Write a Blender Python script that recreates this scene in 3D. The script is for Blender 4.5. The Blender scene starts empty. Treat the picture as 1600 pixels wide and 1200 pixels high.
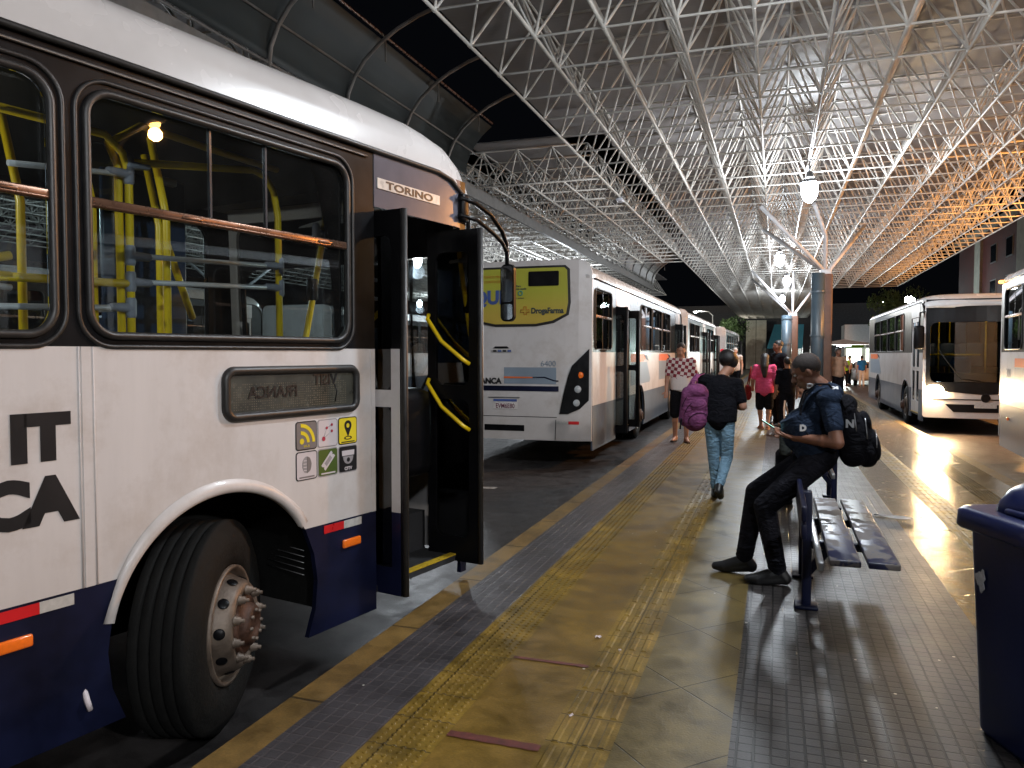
import bpy, bmesh, math, random
from mathutils import Vector, Matrix, Euler
R = math.radians
random.seed(7)
S = bpy.context.scene
COL = S.collection
# ------------------------------------------------------------------ camera
cam = bpy.data.objects.new('camera', bpy.data.cameras.new('camera'))
COL.objects.link(cam)
cam.location = (0, 0, 1.6)
cam.rotation_euler = (R(90 - 2.243), 0, R(18.95))
cam.data.sensor_width = 36
cam.data.lens = 27
cam.data.clip_start = 0.05
cam.data.clip_end = 1500
S.camera = cam
# ------------------------------------------------------------------ world: night sky
W = bpy.data.worlds.new('World')
S.world = W
W.use_nodes = True
bg = W.node_tree.nodes['Background']
bg.inputs[0].default_value = (0.03, 0.035, 0.05, 1)
bg.inputs[1].default_value = 0.05
S.view_settings.view_transform = 'Standard'
S.view_settings.look = 'None'
S.view_settings.exposure = 0.0
S.view_settings.gamma = 1
LAMP_W = 620.0
S.cycles.max_bounces = 6
S.cycles.glossy_bounces = 3
S.cycles.transparent_max_bounces = 16
S.cycles.sample_clamp_indirect = 3.0
S.cycles.caustics_reflective = False
S.cycles.caustics_refractive = False

# ------------------------------------------------------------------ helpers
def tag(o, label=None, cat=None, group=None, kind=None):
    if label: o['label'] = label
    if cat: o['category'] = cat
    if group: o['group'] = group
    if kind: o['kind'] = kind
    return o

def empty(name, loc=(0, 0, 0), rz=0, label=None, cat=None, group=None):
    o = bpy.data.objects.new(name, None)
    COL.objects.link(o)
    o.location = loc
    o.rotation_euler = (0, 0, rz)
    o.empty_display_size = 0.1
    return tag(o, label, cat, group)

def kids(o):
    return [c for c in bpy.data.objects if c.parent == o]

def copy_tree(o, parent=None):
    c = o.copy()
    COL.objects.link(c)
    c.parent = parent
    for ch in kids(o):
        copy_tree(ch, c)
    return c

class MB:
    def __init__(s):
        s.v = []; s.f = []; s.sm = []
    def add(s, vs, fs, smooth=False):
        b = len(s.v)
        s.v += [tuple(x) for x in vs]
        s.f += [tuple(i + b for i in f) for f in fs]
        s.sm += [smooth] * len(fs)
        return s
    def box(s, c, d, rot=None):
        hx, hy, hz = d[0] / 2, d[1] / 2, d[2] / 2
        vs = [Vector((x, y, z)) for x in (-hx, hx) for y in (-hy, hy) for z in (-hz, hz)]
        if rot: vs = [rot @ v for v in vs]
        vs = [v + Vector(c) for v in vs]
        return s.add(vs, [(0, 1, 3, 2), (4, 6, 7, 5), (0, 4, 5, 1), (2, 3, 7, 6), (0, 2, 6, 4), (1, 5, 7, 3)])
    def bb(s, x0, x1, y0, y1, z0, z1):
        return s.box(((x0 + x1) / 2, (y0 + y1) / 2, (z0 + z1) / 2), (abs(x1 - x0), abs(y1 - y0), abs(z1 - z0)))
    def rbox(s, c, d, r=0.02, rot=None, seg=2):
        bm = bmesh.new()
        bmesh.ops.create_cube(bm, size=1)
        bmesh.ops.scale(bm, vec=d, verts=bm.verts)
        r = min(r, min(d) * 0.49)
        bmesh.ops.bevel(bm, geom=bm.edges[:], offset=r, segments=seg, affect='EDGES', profile=0.5)
        M = Matrix.Translation(c) @ (rot.to_4x4() if rot else Matrix())
        bm.verts.index_update()
        s.add([M @ v.co for v in bm.verts], [[v.index for v in f.verts] for f in bm.faces], True)
        bm.free()
        return s
    def tube(s, pts, r, n=8, closed=False, caps=True, smooth=True):
        pts = [Vector(p) for p in pts]
        m = len(pts)
        rr = r if isinstance(r, (list, tuple)) else [r] * m
        vs = []
        up = None
        for i, p in enumerate(pts):
            a = pts[(i - 1) % m] if (closed or i > 0) else p
            b = pts[(i + 1) % m] if (closed or i < m - 1) else p
            t = (b - a)
            t = t.normalized() if t.length > 1e-9 else Vector((0, 0, 1))
            if up is None:
                up = Vector((0, 0, 1)) if abs(t.z) < 0.9 else Vector((1, 0, 0))
            u = up - t * up.dot(t)
            if u.length < 1e-6: u = Vector((1, 0, 0)) - t * t.x
            u.normalize(); up = u
            w = t.cross(u)
            for k in range(n):
                a_ = 2 * math.pi * k / n
                vs.append(p + (u * math.cos(a_) + w * math.sin(a_)) * rr[i])
        fs = []
        for i in range(m if closed else m - 1):
            j = (i + 1) % m
            for k in range(n):
                l = (k + 1) % n
                fs.append((i * n + k, i * n + l, j * n + l, j * n + k))
        s.add(vs, fs, smooth)
        if caps and not closed:
            b = len(s.v) - len(vs)
            s.f.append(tuple(b + k for k in range(n - 1, -1, -1))); s.sm.append(False)
            s.f.append(tuple(b + (m - 1) * n + k for k in range(n))); s.sm.append(False)
        return s
    def lathe(s, prof, n=32, M=None, smooth=True):
        # prof: list of (r, h) revolved about +X axis (h along x)
        vs = []
        for r_, h in prof:
            for k in range(n):
                a = 2 * math.pi * k / n
                vs.append(Vector((h, r_ * math.cos(a), r_ * math.sin(a))))
        if M: vs = [M @ v for v in vs]
        fs = [(i * n + k, i * n + (k + 1) % n, (i + 1) * n + (k + 1) % n, (i + 1) * n + k) for i in range(len(prof) - 1) for k in range(n)]
        return s.add(vs, fs, smooth)
    def ell(s, c, rad, rot=None, n=16, m=10):
        vs = []
        for i in range(m + 1):
            t = math.pi * i / m
            for k in range(n):
                a = 2 * math.pi * k / n
                v = Vector((rad[0] * math.sin(t) * math.cos(a), rad[1] * math.sin(t) * math.sin(a), rad[2] * math.cos(t)))
                if rot: v = rot @ v
                vs.append(v + Vector(c))
        fs = [(i * n + k, (i + 1) * n + k, (i + 1) * n + (k + 1) % n, i * n + (k + 1) % n) for i in range(m) for k in range(n)]
        return s.add(vs, fs, True)
    def cap(s, p0, p1, r0, r1, n=12):
        p0 = Vector(p0); p1 = Vector(p1)
        t = p1 - p0
        L = t.length
        if L < 1e-6: return s.ell(p0, (r0,) * 3)
        t.normalize()
        pts = []; rr = []
        for i in range(5):
            a = math.pi / 2 * i / 4
            pts.append(p0 - t * r0 * math.cos(a)); rr.append(max(r0 * math.sin(a), 1e-4))
        for i in range(5):
            a = math.pi / 2 * i / 4
            pts.append(p1 + t * r1 * math.sin(a)); rr.append(max(r1 * math.cos(a), 1e-4))
        return s.tube(pts, rr, n)
    def plate(s, outline, holes=(), thick=0.01, fr='yz', off=0.0, bend=None, smooth=False):
        # flat polygon with holes, extruded; fr maps (u,v,w) into space
        cu = bpy.data.curves.new('tmp', 'CURVE')
        cu.dimensions = '2D'; cu.fill_mode = 'BOTH'; cu.extrude = thick / 2
        for lp in [outline] + list(holes):
            sp = cu.splines.new('POLY')
            sp.points.add(len(lp) - 1)
            for q, p in zip(sp.points, lp): q.co = (p[0], p[1], 0, 1)
            sp.use_cyclic_u = True
        s.from_curve(cu, fr, off, bend)
        return s
    def text(s, body, size, at, fr='yz', off=0.0, thick=0.002, bold=0.0, align='LEFT', flip=False, sx=1.0, bend=None):
        cu = bpy.data.curves.new('tmp', 'FONT')
        cu.body = body; cu.size = size; cu.extrude = thick / 2; cu.offset = bold; cu.align_x = align
        cu.resolution_u = 3
        s.from_curve(cu, fr, off, bend, at, flip, sx)
        return s
    def from_curve(s, cu, fr, off, bend, at=(0, 0), flip=False, sx=1.0):
        ob = bpy.data.objects.new('tmp', cu)
        me = bpy.data.meshes.new_from_object(ob)
        bm = bmesh.new(); bm.from_mesh(me)
        bmesh.ops.remove_doubles(bm, verts=bm.verts, dist=1e-5)
        if bend and bm.verts:
            us = [v.co.x for v in bm.verts]
            a, b = min(us), max(us)
            n = bend[1]
            for i in range(1, n):
                x = bend[2] + (bend[3] - bend[2]) * i / n
                if a < x < b:
                    bmesh.ops.bisect_plane(bm, geom=bm.verts[:] + bm.edges[:] + bm.faces[:], plane_co=(x, 0, 0), plane_no=(1, 0, 0))
        bm.verts.index_update()
        vs = []
        for v in bm.verts:
            u, w, h = v.co.x * sx * (-1 if flip else 1) + at[0], v.co.y + at[1], v.co.z
            if fr == 'yz': p = (off + h, u, w)          # seen from +x : u runs along y
            elif fr == 'yz-': p = (off + h, -u, w)
            elif fr == 'xz': p = (u, off + h, w)
            elif fr == 'xz-': p = (-u, off + h, w)
            else: p = (u, w, off + h)
            if bend: p = (p[0], p[1] + bend[0](p[0], p[2]), p[2])
            vs.append(p)
        s.add(vs, [[v.index for v in f.verts] for f in bm.faces])
        bm.free()
        bpy.data.objects.remove(ob); bpy.data.curves.remove(cu); bpy.data.meshes.remove(me)
    def xf(s, M):
        s.v = [tuple(M @ Vector(v)) for v in s.v]
        return s
    def build(s, name, mat, parent=None, fix=True):
        me = bpy.data.meshes.new(name)
        me.from_pydata(s.v, [], s.f)
        me.update()
        me.polygons.foreach_set('use_smooth', s.sm)
        if fix:
            bm = bmesh.new(); bm.from_mesh(me)
            bmesh.ops.recalc_face_normals(bm, faces=bm.faces)
            bm.to_mesh(me); bm.free()
        me.materials.append(mat)
        o = bpy.data.objects.new(name, me)
        COL.objects.link(o)
        if parent: o.parent = parent
        return o

def rr(u0, u1, v0, v1, r, n=6):
    pts = []
    for cx, cy, a0 in ((u1 - r, v1 - r, 0), (u0 + r, v1 - r, 90), (u0 + r, v0 + r, 180), (u1 - r, v0 + r, 270)):
        for i in range(n + 1):
            a = R(a0 + 90 * i / n)
            pts.append((cx + r * math.cos(a), cy + r * math.sin(a)))
    return pts
def circ(cx, cy, r, n=20, ry=None):
    return [(cx + r * math.cos(2 * math.pi * i / n), cy + (ry or r) * math.sin(2 * math.pi * i / n)) for i in range(n)]

# ------------------------------------------------------------------ materials
def nm(name):
    m = bpy.data.materials.new(name); m.use_nodes = True
    nt = m.node_tree; b = nt.nodes['Principled BSDF']
    return m, nt, b
def N(nt, t, **kw):
    n = nt.nodes.new(t)
    for k, v in kw.items(): setattr(n, k, v)
    return n
def ramp(nt, fac, stops):
    r = N(nt, 'ShaderNodeValToRGB')
    e = r.color_ramp.elements
    e[0].position, e[0].color = stops[0][0], (*stops[0][1], 1)
    e[1].position, e[1].color = stops[1][0], (*stops[1][1], 1)
    for p, c in stops[2:]:
        q = e.new(p); q.color = (*c, 1)
    nt.links.new(fac, r.inputs[0])
    return r.outputs[0]
def noise(nt, scale, detail=4, rough=0.6, vec=None):
    n = N(nt, 'ShaderNodeTexNoise')
    n.inputs['Scale'].default_value = scale; n.inputs['Detail'].default_value = detail; n.inputs['Roughness'].default_value = rough
    if vec is None:
        t = N(nt, 'ShaderNodeTexCoord'); vec = t.outputs['Object']
    nt.links.new(vec, n.inputs['Vector'])
    return n.outputs['Fac']
def mat(name, col, rough=0.5, metal=0.0, var=0.15, scale=6.0, bump=0.0, bscale=60.0, coat=0.0, rvar=0.1, spec=0.5, emis=None):
    m, nt, b = nm(name)
    f = noise(nt, scale)
    lo = tuple(max(0, c * (1 - var)) for c in col); hi = tuple(min(1, c * (1 + var)) for c in col)
    nt.links.new(ramp(nt, f, [(0.3, lo), (0.7, hi)]), b.inputs['Base Color'])
    mr = N(nt, 'ShaderNodeMapRange')
    mr.inputs[3].default_value = max(0.02, rough - rvar); mr.inputs[4].default_value = min(1, rough + rvar)
    nt.links.new(f, mr.inputs[0]); nt.links.new(mr.outputs[0], b.inputs['Roughness'])
    b.inputs['Metallic'].default_value = metal
    b.inputs['Coat Weight'].default_value = coat
    b.inputs['Coat Roughness'].default_value = 0.08
    b.inputs['Specular IOR Level'].default_value = spec
    if bump:
        bp = N(nt, 'ShaderNodeBump'); bp.inputs['Strength'].default_value = bump; bp.inputs['Distance'].default_value = 0.01
        nt.links.new(noise(nt, bscale), bp.inputs['Height']); nt.links.new(bp.outputs[0], b.inputs['Normal'])
    if emis:
        b.inputs['Emission Color'].default_value = (*emis[0], 1); b.inputs['Emission Strength'].default_value = emis[1]
    return m
def emit(name, col, st):
    m, nt, b = nm(name)
    b.inputs['Base Color'].default_value = (*col, 1)
    b.inputs['Emission Color'].default_value = (*col, 1); b.inputs['Emission Strength'].default_value = st
    return m
def glass(name, tint, ior=1.5, rough=0.01, body=None):
    m = bpy.data.materials.new(name); m.use_nodes = True
    nt = m.node_tree; nt.nodes.clear()
    o = N(nt, 'ShaderNodeOutputMaterial'); t = N(nt, 'ShaderNodeBsdfTransparent'); g = N(nt, 'ShaderNodeBsdfGlossy')
    mx = N(nt, 'ShaderNodeMixShader'); fr = N(nt, 'ShaderNodeFresnel')
    t.inputs[0].default_value = (*tint, 1); g.inputs['Roughness'].default_value = rough
    g.inputs[0].default_value = (0.9, 0.92, 0.95, 1)
    fr.inputs[0].default_value = ior
    nt.links.new(fr.outputs[0], mx.inputs[0]); nt.links.new(t.outputs[0], mx.inputs[1]); nt.links.new(g.outputs[0], mx.inputs[2])
    if body:
        # dusty film: a little diffuse
        d = N(nt, 'ShaderNodeBsdfDiffuse'); d.inputs[0].default_value = (*body[0], 1)
        m2 = N(nt, 'ShaderNodeMixShader')
        f = noise(nt, body[2]); 
        mr = N(nt, 'ShaderNodeMapRange'); mr.inputs[1].default_value = 0.35; mr.inputs[2].default_value = 0.8; mr.inputs[3].default_value = body[1] * 0.3; mr.inputs[4].default_value = body[1]
        nt.links.new(f, mr.inputs[0]); nt.links.new(mr.outputs[0], m2.inputs[0])
        nt.links.new(mx.outputs[0], m2.inputs[1]); nt.links.new(d.outputs[0], m2.inputs[2]); nt.links.new(m2.outputs[0], o.inputs[0])
    else:
        nt.links.new(mx.outputs[0], o.inputs[0])
    return m

M = {}
M['white'] = mat('white_paint', (0.62, 0.60, 0.60), 0.32, var=0.06, scale=1.6, coat=0.4, rvar=0.08, bump=0.02, bscale=3)
def grimy(name, col):
    m, nt, b = nm(name)
    t = N(nt, 'ShaderNodeTexCoord')
    mp = N(nt, 'ShaderNodeMapping'); mp.inputs['Scale'].default_value = (1, 7, .8); nt.links.new(t.outputs['Object'], mp.inputs[0])
    f = noise(nt, 1.5, 7, .65, mp.outputs[0]); f2 = noise(nt, 2.2, 9, .7, t.outputs['Object'])
    s_ = N(nt, 'ShaderNodeSeparateXYZ'); nt.links.new(t.outputs['Object'], s_.inputs[0])
    c1 = ramp(nt, f, [(.30, tuple(c * .93 for c in col)), (.62, col)])
    c2 = ramp(nt, f2, [(.34, (.84, .81, .78)), (.52, (1, 1, 1))])
    mx = N(nt, 'ShaderNodeMixRGB', blend_type='MULTIPLY'); mx.inputs[0].default_value = 1
    nt.links.new(c1, mx.inputs[1]); nt.links.new(c2, mx.inputs[2])
    # road dust, denser low on the panel
    mr = N(nt, 'ShaderNodeMapRange'); mr.inputs[1].default_value = 1.25; mr.inputs[2].default_value = .6; mr.inputs[3].default_value = 0; mr.inputs[4].default_value = .5
    nt.links.new(s_.outputs[2], mr.inputs[0])
    ml = N(nt, 'ShaderNodeMath', operation='MULTIPLY'); nt.links.new(mr.outputs[0], ml.inputs[0]); nt.links.new(f2, ml.inputs[1])
    m3 = N(nt, 'ShaderNodeMixRGB'); m3.inputs[2].default_value = (.30, .25, .20, 1)
    nt.links.new(ml.outputs[0], m3.inputs[0]); nt.links.new(mx.outputs[0], m3.inputs[1]); nt.links.new(m3.outputs[0], b.inputs['Base Color'])
    r_ = N(nt, 'ShaderNodeMapRange'); r_.inputs[3].default_value = .5; r_.inputs[4].default_value = .24; nt.links.new(f2, r_.inputs[0]); nt.links.new(r_.outputs[0], b.inputs['Roughness'])
    bp = N(nt, 'ShaderNodeBump'); bp.inputs['Strength'].default_value = .05; bp.inputs['Distance'].default_value = .05
    nt.links.new(noise(nt, 2.0, 1, .5, t.outputs['Object']), bp.inputs['Height']); nt.links.new(bp.outputs[0], b.inputs['Normal'])
    b.inputs['Coat Weight'].default_value = .25
    return m
M['white'] = grimy('white_paint', (0.62, 0.59, 0.585))
M['roofwhite'] = mat('roof_white', (0.47, 0.47, 0.475), 0.27, var=0.08, scale=1.6, coat=0.3, rvar=0.05, bump=0.02, bscale=3)
M['navy'] = mat('navy_paint', (0.005, 0.007, 0.026), 0.4, var=0.5, scale=3, coat=0.1, spec=.3)
M['slate'] = mat('slate_paint', (0.05, 0.065, 0.095), 0.4, var=0.15, scale=2, coat=0.2)
M['slate_light'] = mat('slate_light_paint', (0.22, 0.27, 0.33), 0.4, var=0.1, scale=2)
M['orange'] = mat('orange_paint', (0.75, 0.16, 0.04), 0.4, var=0.1)
M['blackgloss'] = mat('black_gloss', (0.008, 0.008, 0.009), 0.32, var=0.4, scale=5, rvar=0.1, spec=.12)
M['greygloss'] = mat('grey_gloss', (0.10, 0.10, 0.125), 0.18, var=0.15, scale=3, coat=0.8, rvar=0.04)
M['rubber'] = mat('rubber', (0.018, 0.017, 0.017), 0.42, var=0.3, scale=20, bump=0.1, bscale=80)
M['tyre'] = mat('tyre_rubber', (0.005, 0.005, 0.0047), 0.8, spec=.2, var=0.4, scale=14, bump=0.3, bscale=60)
M['dark'] = mat('dark_interior', (0.02, 0.02, 0.022), 0.7, var=0.3)
M['blackmat'] = mat('black_matte', (0.0045, 0.0045, 0.0055), 0.35, var=0.3, spec=.14)
M['alu'] = mat('warm_lit_alu', (0.16, 0.09, 0.06), 0.28, metal=0.7, var=0.15, scale=10)  # aluminium given the orange-brown of the light falling on it
M['steel'] = mat('brushed_steel', (0.35, 0.35, 0.36), 0.35, metal=0.8, var=0.15, scale=12)
M['rim'] = mat('rim_steel', (0.13, 0.10, 0.078), 0.5, metal=0.35, var=0.45, scale=7, bump=0.3, bscale=40)
M['rust'] = mat('rusty_hub', (0.06, 0.026, 0.015), 0.6, metal=0.3, var=0.6, scale=18, bump=0.4, bscale=60)
M['yellow'] = mat('yellow_rail', (0.90, 0.62, 0.01), 0.35, var=0.05, coat=0.3, emis=None)
M['yellowdirty'] = mat('yellow_strip', (0.50, 0.33, 0.02), 0.5, var=0.3, scale=20)
M['greyplastic'] = mat('grey_plastic', (0.28, 0.29, 0.36), 0.45, var=0.1)
M['edgeglass'] = mat('glass_edge', (.05, .055, .065), .2)
M['whiterail'] = mat('white_rail', (0.6, 0.6, 0.65), 0.35, var=0.1)
M['bluepanel'] = mat('blue_panel', (0.02, 0.04, 0.09), 0.3, var=0.2)
M['red'] = mat('red_reflector', (0.55, 0.015, 0.02), 0.3, var=0.1)
M['silver'] = mat('silver_reflector', (0.45, 0.44, 0.42), 0.3, var=0.15, scale=30)
M['amber'] = mat('amber_lens', (0.75, 0.14, 0.01), 0.2, var=0.1, scale=40, coat=0.6, emis=((1, 0.2, 0.02), 0.12))
M['redlens'] = mat('red_lens', (0.6, 0.01, 0.03), 0.2, var=0.1, emis=((1, 0.02, 0.05), 0.3))
M['clearlens'] = mat('clear_lens', (0.5, 0.52, 0.54), 0.15, var=0.1, coat=0.6)
M['lettering'] = mat('black_lettering', (0.012, 0.012, 0.014), 0.4)
M['glass'] = glass('window_glass', (0.82, 0.87, 0.87), 1.38, 0.01, ((0.5, 0.5, 0.5), 0.012, 3.0))
M['tint'] = glass('tinted_glass', (0.16, 0.19, 0.20), 1.6, 0.01)
M['tintclear'] = glass('smoked_glass', (0.42, 0.46, 0.46), 1.55, 0.01)
M['doorglass'] = glass('door_glass', (0.66, 0.72, 0.72), 1.9, 0.01)
M['mirror'] = mat('mirror_face', (0.7, 0.7, 0.72), 0.04, metal=1.0, var=0.03, rvar=0.01)
M['truss'] = mat('truss_paint', (0.62, 0.595, 0.55), 0.42, var=0.15, scale=2.0)
M['struts'] = mat('strut_paint', (0.60, 0.60, 0.62), 0.4, var=0.1)
M['vaultmetal'] = mat('vault_steel', (0.16, 0.15, 0.14), 0.5, var=0.2)
M['column'] = mat('column_concrete', (0.12, 0.06, 0.04), 0.6, var=0.25, scale=4, bump=0.15, bscale=30)
M['pipe'] = mat('blue_grey_pipe', (0.06, 0.09, 0.115), 0.4, var=0.12, scale=3)
M['lampbody'] = mat('lamp_housing', (0.25, 0.26, 0.28), 0.4, metal=0.5)
M['lampglow'] = emit('lamp_glow', (0.85, 0.93, 1.0), 40)
M['lampglow_far'] = emit('far_lamp_glow', (0.85, 0.95, 1.0), 60)
M['sodium'] = emit('sodium_glow', (1.0, 0.5, 0.12), 60)
M['head'] = emit('headlight_glow', (1.0, 0.70, 0.38), 850)
M['head2'] = emit('headlight_dim', (1.0, 0.70, 0.38), 30)
M['markeramber'] = emit('roof_marker_glow', (1.0, 0.35, 0.05), 10)
M['led'] = emit('small_led', (0.9, 0.95, 1.0), 6)
M['skin_d'] = mat('skin_dark', (0.20, 0.085, 0.05), 0.5, var=0.12, scale=14, bump=0.05, bscale=120)
M['skin_m'] = mat('skin_tan', (0.40, 0.20, 0.13), 0.5, var=0.1, scale=14)
M['skin_l'] = mat('skin_light', (0.52, 0.31, 0.23), 0.5, var=0.1, scale=14)
M['hair'] = mat('dark_hair', (0.010, 0.008, 0.008), 0.45, var=0.4, scale=40, bump=0.6, bscale=90)
M['hairshort'] = mat('cropped_hair', (0.03, 0.02, 0.017), 0.7, var=0.5, scale=60, bump=0.5, bscale=200)
M['hairgrey'] = mat('grey_hair', (0.5, 0.48, 0.46), 0.6, var=0.2, scale=40)
def cloth(name, col, var=0.25, scale=5, bs=0.8):
    m, nt, b = nm(name)
    f = noise(nt, scale, 5)
    lo = tuple(c * (1 - var) for c in col); hi = tuple(min(1, c * (1 + var)) for c in col)
    nt.links.new(ramp(nt, f, [(0.35, lo), (0.65, hi)]), b.inputs['Base Color'])
    b.inputs['Roughness'].default_value = 0.9; b.inputs['Specular IOR Level'].default_value = 0.12
    w = N(nt, 'ShaderNodeTexNoise'); w.inputs['Scale'].default_value = 9; w.inputs['Distortion'].default_value = 1.4; w.inputs['Detail'].default_value = 3
    t = N(nt, 'ShaderNodeTexCoord'); mp = N(nt, 'ShaderNodeMapping'); mp.inputs['Scale'].default_value = (1, 1, 1.8)
    nt.links.new(t.outputs['Object'], mp.inputs[0]); nt.links.new(mp.outputs[0], w.inputs['Vector'])
    bp = N(nt, 'ShaderNodeBump'); bp.inputs['Strength'].default_value = bs; bp.inputs['Distance'].default_value = 0.03
    nt.links.new(w.outputs['Fac'], bp.inputs['Height']); nt.links.new(bp.outputs[0], b.inputs['Normal'])
    return m
M['navyshirt'] = cloth('navy_shirt', (0.017, 0.027, 0.05))
M['blackcloth'] = cloth('black_cloth', (0.008, 0.008, 0.011))
M['blacktrousers'] = cloth('black_trousers', (0.009, 0.009, 0.013))
M['jeans'] = cloth('light_blue_jeans', (0.20, 0.33, 0.44), 0.35, 7, 1.2)
M['pink'] = cloth('pink_blouse', (0.78, 0.10, 0.22), 0.1)
M['purple'] = cloth('pink_purple_nylon', (0.22, 0.065, 0.165), 0.3, 8)
M['redbag'] = cloth('red_bag_cloth', (0.22, 0.02, 0.02), 0.2)
M['whitecloth'] = cloth('white_cloth', (0.62, 0.58, 0.56), 0.1)
M['greycloth'] = cloth('grey_green_cloth', (0.05, 0.055, 0.05))
M['bluecloth'] = cloth('blue_cloth', (0.02, 0.14, 0.4))
M['greencloth'] = cloth('lime_cloth', (0.25, 0.5, 0.02))
M['orangecloth'] = cloth('orange_cloth', (0.6, 0.14, 0.03))
M['tan'] = cloth('tan_cloth', (0.5, 0.3, 0.2), 0.1)
M['shoe'] = mat('black_shoe', (0.012, 0.012, 0.013), 0.4)
M['strapwhite'] = mat('white_lettering', (0.7, 0.7, 0.72), 0.6)
M['phone'] = mat('phone_body', (0.01, 0.01, 0.012), 0.2)
M['screen'] = emit('phone_screen', (0.55, 1.0, 0.85), 1.6)

def checker_shirt():
    m, nt, b = nm('checked_shirt')
    t = N(nt, 'ShaderNodeTexCoord')
    c = N(nt, 'ShaderNodeTexChecker'); c.inputs['Scale'].default_value = 17
    mp = N(nt, 'ShaderNodeMapping'); mp.inputs['Rotation'].default_value = (0, R(8), 0); mp.inputs['Scale'].default_value = (1, 0.02, 1)
    nt.links.new(t.outputs['Object'], mp.inputs[0]); nt.links.new(mp.outputs[0], c.inputs[0])
    c.inputs[1].default_value = (0.20, 0.015, 0.03, 1); c.inputs[2].default_value = (0.62, 0.55, 0.54, 1)
    s = N(nt, 'ShaderNodeSeparateXYZ'); nt.links.new(t.outputs['Object'], s.inputs[0])
    nz = noise(nt, 9)
    a = N(nt, 'ShaderNodeMath', operation='MULTIPLY_ADD'); a.inputs[1].default_value = 0.25; nt.links.new(nz, a.inputs[0]); nt.links.new(s.outputs[2], a.inputs[2])
    g = N(nt, 'ShaderNodeMath', operation='GREATER_THAN'); g.inputs[1].default_value = 1.27; nt.links.new(a.outputs[0], g.inputs[0])
    mx = N(nt, 'ShaderNodeMixRGB'); nt.links.new(g.outputs[0], mx.inputs[0]); mx.inputs[1].default_value = (0.62, 0.57, 0.56, 1)
    nt.links.new(c.outputs[0], mx.inputs[2]); nt.links.new(mx.outputs[0], b.inputs['Base Color'])
    b.inputs['Roughness'].default_value = 0.8
    return m
M['check'] = checker_shirt()

def floor_mat(name, c1, c2, rough=(0.18, 0.5), tile=None, rot=0, mortar=0.012, mcol=None, scale=1.3, offset=0.0, bumpd=0.004, dirt=0.6, specks=True, fine=90, brickcol=None):
    m, nt, b = nm(name)
    t = N(nt, 'ShaderNodeTexCoord')
    f = noise(nt, scale, 6, 0.62, t.outputs['Object'])
    f2 = noise(nt, fine, 3, 0.6, t.outputs['Object'])
    col = ramp(nt, f, [(0.32, c1), (0.68, c2)])
    # grime
    f3 = noise(nt, 4.2, 8, 0.7, t.outputs['Object'])
    g = ramp(nt, f3, [(0.38, (1 - dirt,) * 3), (0.6, (1, 1, 1))])
    mx = N(nt, 'ShaderNodeMixRGB', blend_type='MULTIPLY'); mx.inputs[0].default_value = 1
    nt.links.new(col, mx.inputs[1]); nt.links.new(g, mx.inputs[2])
    mf = N(nt, 'ShaderNodeMixRGB', blend_type='MULTIPLY'); mf.inputs[0].default_value = 0.55
    nt.links.new(mx.outputs[0], mf.inputs[1]); nt.links.new(ramp(nt, f2, [(0.3, (0.55,) * 3), (0.7, (1, 1, 1))]), mf.inputs[2])
    out = mf.outputs[0]
    h = f2
    hs = 0.25
    bp0 = N(nt, 'ShaderNodeBump'); bp0.inputs['Strength'].default_value = 0.35; bp0.inputs['Distance'].default_value = 0.003
    nt.links.new(h, bp0.inputs['Height'])
    nrm = bp0.outputs[0]
    if tile:
        mp = N(nt, 'ShaderNodeMapping'); mp.inputs['Rotation'].default_value = (0, 0, R(rot))
        nt.links.new(t.outputs['Object'], mp.inputs[0])
        br = N(nt, 'ShaderNodeTexBrick'); br.offset = offset; br.squash = 1
        br.inputs['Scale'].default_value = 1; br.inputs['Brick Width'].default_value = tile[0]; br.inputs['Row Height'].default_value = tile[1]
        br.inputs['Mortar Size'].default_value = mortar; br.inputs['Mortar Smooth'].default_value = 0.3
        br.inputs['Color1'].default_value = (1, 1, 1, 1); br.inputs['Color2'].default_value = (*(brickcol or (0.82,) * 3), 1)
        br.inputs['Mortar'].default_value = (*(mcol or (0.3,) * 3), 1)
        nt.links.new(mp.outputs[0], br.inputs['Vector'])
        m3 = N(nt, 'ShaderNodeMixRGB', blend_type='MULTIPLY'); m3.inputs[0].default_value = 1
        nt.links.new(out, m3.inputs[1]); nt.links.new(br.outputs['Color'], m3.inputs[2]); out = m3.outputs[0]
        bp = N(nt, 'ShaderNodeBump', invert=True); bp.inputs['Strength'].default_value = 1; bp.inputs['Distance'].default_value = bumpd
        nt.links.new(br.outputs['Fac'], bp.inputs['Height']); nt.links.new(nrm, bp.inputs['Normal']); nrm = bp.outputs[0]
    if specks:
        v = N(nt, 'ShaderNodeTexVoronoi'); v.inputs['Scale'].default_value = 6
        nt.links.new(t.outputs['Object'], v.inputs['Vector'])
        lt = N(nt, 'ShaderNodeMath', operation='LESS_THAN'); lt.inputs[1].default_value = 0.045; nt.links.new(v.outputs['Distance'], lt.inputs[0])
        m4 = N(nt, 'ShaderNodeMixRGB'); m4.inputs[2].default_value = (0.5, 0.46, 0.4, 1)
        nt.links.new(lt.outputs[0], m4.inputs[0]); nt.links.new(out, m4.inputs[1]); out = m4.outputs[0]
    nt.links.new(out, b.inputs['Base Color'])
    mr = N(nt, 'ShaderNodeMapRange'); mr.inputs[1].default_value = 0.3; mr.inputs[2].default_value = 0.7
    mr.inputs[3].default_value = rough[0]; mr.inputs[4].default_value = rough[1]
    nt.links.new(f3, mr.inputs[0]); nt.links.new(mr.outputs[0], b.inputs['Roughness'])
    nt.links.new(nrm, b.inputs['Normal'])
    return m
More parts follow.
